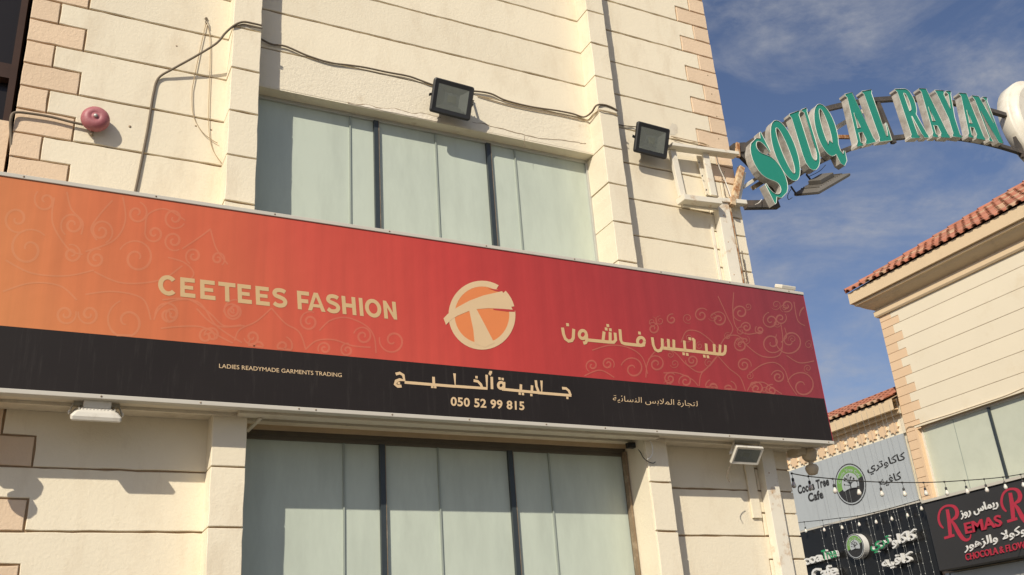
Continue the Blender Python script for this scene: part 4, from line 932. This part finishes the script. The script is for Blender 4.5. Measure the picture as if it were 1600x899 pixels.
def roof(parent, Xe, y0, y1, Ze, rows, hip, tw, mats, mref, slope=SL):
    """tiles on a slope that rises along +X; courses overlap; hip=True trims the far end along the 45 degree hip"""
    base = MB(); run = rows*.30*math.cos(slope); rise = rows*.30*math.sin(slope)
    yh = y1-run if hip else y1
    base.add([(Xe+.01, y0, Ze-.012), (Xe+.01, y1, Ze-.012), (Xe+.01+run, yh, Ze-.012+rise), (Xe+.01+run, y0, Ze-.012+rise)], [(0,1,2,3)])
    base.add([(Xe+.03, y0, Ze-.05), (Xe+.03, y1, Ze-.05), (Xe+.03+run, yh, Ze-.05+rise), (Xe+.03+run, y0, Ze-.05+rise)], [(0,1,2,3)])
    rf = base.build('roof', mref, parent, fix=False)
    tm = tile_mesh('cover_tile', tw, TLn); pm = pan_mesh('pan_tile', tw, TLn)
    ux = V((math.cos(slope), 0, math.sin(slope))); un = V((-math.sin(slope), 0, math.cos(slope)))
    ncol = int((y1-y0)/tw)
    for c in range(ncol):
        y = y1 - (c+.5)*tw
        for r_ in range(rows):
            s0 = r_*.30
            if hip and y > y1 - s0*math.cos(slope) - tw*.2: continue
            mm = random.choices(mats, (6, 1) if len(mats) == 2 else None)[0] if not callable(mats) else mats(c, r_)
            for me in (tm, pm):
                key = (me.name, mm.name)
                if key not in TC:
                    cp = me.copy(); cp.materials.clear(); cp.materials.append(mm); TC[key] = cp
                o = bpy.data.objects.new('tile', TC[key]); COL.objects.link(o); o.parent = rf
                p = V((Xe, y, Ze)) + ux*(s0-.035) + un*(.022 + random.uniform(-.003, .003))
                j = random.uniform(-.012, .012)
                # local x -> -Y (across), local y -> up the slope, local z -> normal; each tile lies on the one below
                yy = (ux*math.cos(-.05) + un*math.sin(-.05)); zz = (un*math.cos(-.05) - ux*math.sin(-.05)); xx = V((0,-1,0))
                xx2 = (xx+yy*j).normalized()
                o.matrix_local = Matrix(((xx2.x, yy.x, zz.x, p.x), (xx2.y, yy.y, zz.y, p.y), (xx2.z, yy.z, zz.z, p.z), (0,0,0,1)))
                o.matrix_parent_inverse = PINV[parent.name].inverted() @ Matrix.Translation((0,0,0)) if False else Matrix()
    return rf, tm
TC = {}
E_ = .36
XE = XR-.335; YE = YC+E_; ZE = 8.50
ROWS = 11
rf, tm = roof(rb_, XE, YN, YE, ZE, ROWS, True, TW, [M['tile'], M['tile_old']], M['joint_far'])
# hip caps
hm = tile_mesh('hip_cap', .22, .40); hm.materials.append(M['tile'])
hd = V((math.cos(SL), -math.cos(SL), math.sin(SL))).normalized(); hs = hd.cross(ZV).normalized(); hn = hs.cross(hd)
for i in range(13):
    p = V((XE, YE, ZE+.035)) + hd*(i*.33)
    o = bpy.data.objects.new('hip_cap', hm); COL.objects.link(o); o.parent = rf
    yy = (hd*math.cos(-.035)+hn*math.sin(-.035)); zz = (hn*math.cos(-.035)-hd*math.sin(-.035)); xx = hs
    o.matrix_local = Matrix(((xx.x, yy.x, zz.x, p.x), (xx.y, yy.y, zz.y, p.y), (xx.z, yy.z, zz.z, p.z), (0,0,0,1)))
MB().add([(XE+.03, YE-.02, ZE-.01), (XE+.03+3, YE-3, ZE-.01+1.8), (XE+6, YE-3, ZE+1.79), (XE+6, YE-.02, ZE-.01)], [(0,1,2,3)]).build('rear_slope', M['tile'], rf, fix=False)

# ------------------------------------------------------------------ low wing with the cafe
XW = XR+.10
wg = thing('low_wing', 'low cafe wing beyond the quoined corner with tiled eave and star frieze', 'building', (XW+2, 12, 0))
WYF = 16
ZWE = PX(1297, 660, XW-.30).z
zA, zB, zC = PX(1340,660.5,XW-.26).z, PX(1340,668,XW-.14).z, PX(1340,676,XW-.05).z
print('wing z', ZWE, zA, zB, zC)
sweep([(0,zC-.02),(.05,zC-.015),(.07,zC+.06),(.13,zB-.02),(.15,zB),(.15,zB+.09),(.12,zB+.10),(.12,zA+.01),(.27,zA),(.27,ZWE+.016),(0,ZWE+.018)], [(XW, YC+.002), (XW, WYF)], 0).build('cornice', M['cornice'], wg)
MB().box(XW, XW+4, YC+.0, WYF, 0, ZWE+.11).build('wall', M['cream_far'], wg)
def wmats(c, r_): return M['tile_old'] if ((r_ == 0 and (c//3) % 2 == 1) or (r_ == 1 and c in (1, 2))) else M['tile']
roof(wg, XW-.28, YC+.0, YC+.169*26, ZWE+.03, 5, False, .169, wmats, M['joint_far'], math.atan(.42))
# star frieze: eight-pointed star blocks on a band
ZF0, ZF1 = PX(1340, 701, XW-.05).z, zC-.012
print('frieze', ZF0, ZF1)
fz = MB().box(XW-.05, XW-.001, YC+.0, WYF, ZF0, ZF1).build('frieze', M['cream_far'], wg)
st = MB(); nP = 16; sr = (ZF1-ZF0)*.44
lp = [V((-.001, (sr if i % 2 == 0 else sr*.68)*math.cos(2*math.pi*i/nP+.0), (sr if i % 2 == 0 else sr*.68)*math.sin(2*math.pi*i/nP+.0))) for i in range(nP)]
st.prism(lp, V((-.03, 0, 0)))
import bmesh
stm = st.mesh('star_block'); bm = bmesh.new(); bm.from_mesh(stm); bmesh.ops.recalc_face_normals(bm, faces=bm.faces); bm.to_mesh(stm); bm.free()
stm.materials.append(M['quoin_far'])
pit = sr*2.18
for i in range(24):
    o = bpy.data.objects.new('star_block', stm); COL.objects.link(o); o.parent = fz
    o.location = (XW-.05, YC+.14+pit*(i+.5), (ZF0+ZF1)/2)

# ================================================================== SHOP SIGNS ACROSS THE ALLEY
BXp = XW-.09                   # banner face
Q = lambda x, y: PX(x, y, BXp)
bt_, bb_ = Q(1340, 700.8), Q(1340, 806.5)
bnr = thing('cafe_banner', 'light grey cafe banner with black lettering and round green tree logo', 'banner', (BXp, 8.5, bb_.z))
MB().box(BXp, BXp+.04, Q(1410,677.3).y, 12.5, bb_.z, bt_.z).build('panel', M['banner'], bnr)
lettering('lettering', 'Cocoa Tree', Q(1247.3,773.2), Q(1296.2,759), Q(1245.5,759.0), NX, M['darkprint'], bnr, offset=.046, spacing=1.04)
lettering('lettering', 'Cafe', Q(1263.8,785.5), Q(1287.4,779), Q(1261.5,771.5), NX, M['darkprint'], bnr, offset=.046, spacing=1.04)
KAKAW = (0xFEDB,0xFE8E,0xFEDB,0xFE8E,0xFEED); TRI = (0xFE97,0xFEAE,0xFEF1); KAFIH = (0xFEDB,0xFE8E,0xFED3,0xFEF4,0xFEEA)
lettering('lettering', vis(*KAKAW, *TRI), Q(1357,744), Q(1418,724), Q(1352.5,726.5), NX, M['darkprint'], bnr, offset=.026)
lettering('lettering', vis(*KAFIH), Q(1376,763), Q(1410.5,751.5), Q(1372.5,748), NX, M['darkprint'], bnr, offset=.026)
def tree_logo(parent, c, R_, n_):
    """ring, green arc, dark lower bowl with hill and a small tree; n_ is the outward normal"""
    fr = Fr(c, V((0,-1,0)), ZV, n_)
    def disc(r1, r0, a0, a1, lift, m, name, k=30):
        mb = MB(); vv = []
        for i in range(k+1):
            a = math.radians(a0+(a1-a0)*i/k); vv += [fr(r0*math.cos(a), r0*math.sin(a), lift), fr(r1*math.cos(a), r1*math.sin(a), lift)]
        mb.add(vv, [(2*i, 2*i+1, 2*i+3, 2*i+2) for i in range(k)]); return mb.build(name, m, parent, fix=False)
    disc(R_, 0, 0, 360, .002, M['darkprint'], 'logo_ring'); disc(R_*.94, 0, 0, 360, .003, M['banner'], 'logo_ground')
    disc(R_*.88, R_*.56, 15, 195, .004, M['green'], 'logo_arc'); disc(R_*.88, R_*.56, 195, 375, .004, M['darkprint'], 'logo_bowl')
    mb = MB(); k = 16; pts = [fr(R_*.58*math.cos(math.radians(a)), R_*.58*math.sin(math.radians(a)), .005) for a in [205+130*i/k for i in range(k+1)]]
    pts += [fr(x*R_, (-.30+.12*math.cos(x*2.6))*R_, .005) for x in [.52, .3, .1, -.1, -.3, -.52]]
    mb.add(pts, [tuple(range(len(pts)))]).build('logo_hill', M['darkprint'], parent, fix=False)
    mb = MB(); ribbon(mb, [fr(0,-.25*R_), fr(0,.12*R_)], [.09*R_, .04*R_], n_, .006)
    rnd = random.Random(3)
    for i in range(11):
        a = math.radians(15+150*i/10); l = rnd.uniform(.28, .44)*R_
        s_ = fr(0, rnd.uniform(-.06, .1)*R_); e = s_ + fr.u*l*math.cos(a) + fr.v*l*math.sin(a)
        ribbon(mb, [s_, e], [.03*R_, .012*R_], n_, .0062+i*.0001)
        ribbon(mb, [e-fr.u*.04*R_, e+fr.v*.02*R_, e+fr.u*.05*R_], [.02*R_, .09*R_, .02*R_], n_, .0075+i*.0001)
    mb.build('logo_tree', M['darkprint'], parent, fix=False)
    # ring of small words along the green arc
    vv, ff = text_verts('Cocoa Tree Cafe', .01)
    x0 = min(v.x for v in vv); x1 = max(v.x for v in vv); PP = []
    for v in vv:
        a = math.radians(165-150*(v.x-x0)/(x1-x0)); r_ = R_*(.62+.22*v.y); PP.append(tuple(fr(r_*math.cos(a), r_*math.sin(a), .0062)))
    me = bpy.data.meshes.new('logo_words'); me.from_pydata(PP, [], ff); me.update(); obj('logo_words', me, M['banner'], parent)
lc = Q(1328.9, 757); tree_logo(bnr, lc, abs(Q(1328.9,723).z-Q(1328.9,791).z)/2, NX)
# black cafe sign with standing letters
CXp = XW-.16
K = lambda x, y: PX(x, y, CXp)
kt = K(1340, 810).z
csn = thing('cafe_sign', 'black cafe sign with raised white and green letters and round logo', 'sign', (CXp, 8, 3))
Yright = K(1443, 787).y
MB().box(CXp, XW-.002, Yright, 12.5, 2.55, kt).build('panel', M['blackacr'], csn)
MB().box(CXp-.012, XW-.003, Yright, 12.5, kt+.001, kt+.035).build('top_trim', M['trim'], csn)
ld = dict(depth=.07, lift=.02)
K2 = lambda x, y: PX(x, y, CXp-.06)
lettering('raised_letters', 'Cocoa', K2(1238,891), K2(1289.5,876.5), K2(1235,876), NX, M['whiteacr'], csn, offset=.02, **ld)
lettering('raised_letters', 'Tree', K2(1291,876), K2(1313.5,870.5), K2(1288,860.5), NX, M['greenled'], csn, offset=.02, side=M['whiteacr'], **ld)
lettering('raised_letters', 'Cafe', K2(1275,908), K2(1313,899), K2(1271.5,890), NX, M['whiteacr'], csn, offset=.02, **ld)
lettering('raised_letters', vis(*KAKAW), K2(1400,858), K2(1438,847), K2(1396,837.5), NX, M['whiteacr'], csn, offset=.02, **ld)
lettering('raised_letters', vis(*TRI), K2(1367.5,866.5), K2(1398,857), K2(1363.5,846), NX, M['greenled'], csn, offset=.02, side=M['whiteacr'], **ld)
lettering('raised_letters', vis(*KAFIH), K2(1385,891.5), K2(1432,881), K2(1381,872.5), NX, M['whiteacr'], csn, offset=.02, **ld)
c_ = PX(1336, 854, CXp-.13); R2 = abs(PX(1336,834,CXp-.13).z-PX(1336,875,CXp-.13).z)/2
MB().lathe(c_+V((.128,0,0)), NX, [(R2,0),(R2,.126),(0,.126)], 40, smooth=False).build('logo_drum', M['whiteacr'], csn)
tree_logo(csn, c_+V((-.001,0,0)), R2*.97, NX)
# chocolate and flower shop sign
RXp = XR-.30
Rm = lambda x, y: PX(x, y, RXp)
ry0 = Rm(1442.5,787).y; rz1 = Rm(1442.5,787).z; rz0 = Rm(1471,893).z
rsn = thing('flower_shop_sign', 'charcoal sign with crimson swash initials and white Arabic script', 'sign', (RXp, 3.5, rz0))
MB().box(RXp, XR-.001, 1.2, ry0, rz0, rz1).build('panel', M['remas'], rsn, bevel=.02)
MB().box(RXp-.03, XR-.001, 1.2, ry0+.01, rz1+.001, rz1+.045).build('top_trim', M['trim'], rsn)
kw = dict(depth=.02, lift=.002)
def swash(dx, dy):
    mb = MB(); mp = lambda a, b__: Rm(1430+(a+dx)/5.653, 740+(b__+dy)/5.653); s_ = 1/5.653*.0108
    def rb(pts, ws, lf): ribbon(mb, spline([mp(*p) for p in pts], 6), sum([[ws[i]*s_ + (ws[i+1]-ws[i])*s_*k/6 for k in range(6)] for i in range(len(ws)-1)], []) + [ws[-1]*s_], NX, lf)
    rb([(284,318),(298,400),(305,470),(312,552)], [34,40,40,36], .004)
    ribbon(mb, [mp(258,572), mp(348,545)], 22*s_, NX, .0046)
    rb([(252,484),(222,450),(208,395),(222,330),(262,292),(312,284),(352,300),(372,340),(362,385),(318,415)], [14,26,24,20,18,20,34,42,34,12], .0052)
    rb([(318,415),(350,455),(385,520),(420,570),(455,588),(485,572),(495,536)], [20,36,44,40,24,16,8], .0058)
    mb.build('swash_initial', M['crimson'], rsn, fix=False)
swash(0, 0); swash(556, -147)
lettering('lettering', 'EMAS', Rm(1510,835), Rm(1567.5,822), Rm(1506.8,817.6), NX, M['crimson'], rsn, offset=.024, **kw)
lettering('lettering', vis(0xFEAD,0xFEF3,0xFEE4,0xFE8E,0xFEB1,0x20,0xFEAD,0xFEED,0xFEAF), Rm(1503,812.5), Rm(1562,795), Rm(1499,796.5), NX, M['whiteacr'], rsn, offset=.015, **kw)
lettering('lettering', vis(0xFEB7,0xFEEE,0xFEDB,0xFEEE,0xFEFB,0x20,0xFEED,0xFE8D,0xFEDF,0xFEB0,0xFEEB,0xFEEE,0xFEAD), Rm(1508.5,864.5), Rm(1622,833), Rm(1505.5,847.5), NX, M['whiteacr'], rsn, offset=.012, **kw)
lettering('lettering', 'CHOCOLA & FLOWERS', Rm(1510.5,876.4), Rm(1621,853), Rm(1508.8,866), NX, M['crimson'], rsn, offset=.006, **kw)
# recessed dark shopfront below the two signs
sf = thing('shopfront', 'dark glazed shopfront under the charcoal flower shop sign', 'shopfront', (XR, 3, 0))
MB().box(XR-.02, XR-.002, 1.0, 6.4, 0, rz0-.02).build('glazing', M['darkglass'], sf)
for y in (1.0, 2.6, 4.36, 6.3): MB().box(XR-.06, XR-.021, y, y+.08, 0, rz0-.02).build('mullion', M['alu'], sf)
MB().box(XR-.05, XR-.021, 4.46, 6.28, rz0-.6, rz0-.03).build('roller_box', M['alu'], sf)

# ================================================================== STRINGS OF LIGHTS
def festoon(label, nodes_, drops, name='festoon_lights'):
    t_ = thing(name, label, 'string lights', tuple(nodes_[0]), 'bulb strings over the alley')
    MB().tube(spline(nodes_, 5), .007, 5).build('wire', M['black'], t_)
    for p, dp in zip(nodes_, drops):
        q = V((p.x, p.y, p.z-dp))
        MB().tube([p, p+V((.004,0,-dp*.4)), q+V((0,0,.04))], .004, 4).build('drop', M['black'], t_)
        MB().lathe(q, ZV, [(.0,.042),(.013,.04),(.016,.024),(.0145,.0)], 8).build('socket', M['black'], t_)
        MB().lathe(q, ZV, [(.013,.0),(.017,-.014),(.025,-.033),(.028,-.048),(.024,-.064),(.013,-.074),(0,-.076)], 12).build('bulb', M['bulb'], t_)
        MB().lathe(p, ZV, [(0,.012),(.014,.01),(.014,-.01),(0,-.012)], 6).build('clip', M['black'], t_)
n1p = [(1237,740),(1263,744.5),(1301,748.3),(1338.5,751.5),(1374,753.5),(1409.5,754.2),(1443,754.2),(1475.5,753),(1507,751),(1537.5,748.8),(1567,745.8),(1594.5,741.5),(1622,737)]
b1p = [760,763.7,768.8,771.7,773.9,773.9,773,772.4,770,767.6,763,760,757]
nd, dr = [], []
for i, ((x, y), yb) in enumerate(zip(n1p, b1p)):
    X = 8.0 + 6.0*(i/12); p = PX(x, y, X); q = PX(x+(yb-y)*.22, yb, X); nd.append(p); dr.append(max(.04, p.z-q.z-.055))
festoon('string of milky bulbs sagging across the alley in front of the cafe banner', nd, dr)
n2p = [(1229,819),(1256.6,815.8),(1285,813),(1312.7,809.7),(1339.8,806.4),(1365.8,801),(1390,795),(1414,788),(1436.7,781.4)]
b2p = [835,831,829.5,826,821,817.3,812.6,807.3,796.5]
nd, dr = [], []
for (x, y), yb in zip(n2p, b2p):
    p = PX(x, y, CXp-.10); q = PX(x+3, yb, CXp-.10); nd.append(p); dr.append(max(.03, p.z-q.z-.055))
festoon('string of milky bulbs along the top of the black cafe sign', nd, dr)
fl = thing('fairy_light_curtain', 'curtain of thin vertical fairy light strands hanging from the wing eave', 'fairy lights', (XW-.34, 9, 2.6))
dmesh = MB().lathe(V((0,0,0)), ZV, [(0,.012),(.008,.006),(.008,-.006),(0,-.012)], 5).mesh('led_bead'); dmesh.materials.append(M['whiteacr'])
for i, x in enumerate([1258,1267,1276,1286,1294,1303,1313,1325,1336,1347,1357,1366,1378,1388,1394,1405,1418]):
    Xs = XW-.33
    p = PX(x, 700, Xs); top = V((Xs, p.y, ZWE-.02)); bot = V((Xs+.06, p.y+random.uniform(-.12,.12), 2.6))
    mid = (top*2+bot)/3 + V((0, random.uniform(-.03,.03), 0))
    P = spline([top, mid, (top+bot*2)/3+V((0,random.uniform(-.05,.05),0)), bot], 8)
    sd = MB().tube(P, .0019, 4).build('strand', M['strand'], fl)
    bead = MB()
    for j, q in enumerate(P[1:]):
        c = q
        if c.z > kt-.05: continue
        bead.lathe(c+V((0,.006,0)), ZV, [(0,.012),(.007,.006),(.007,-.006),(0,-.012)], 4)
    bead.build('led_beads', M['bead'], sd)['kind'] = 'stuff'
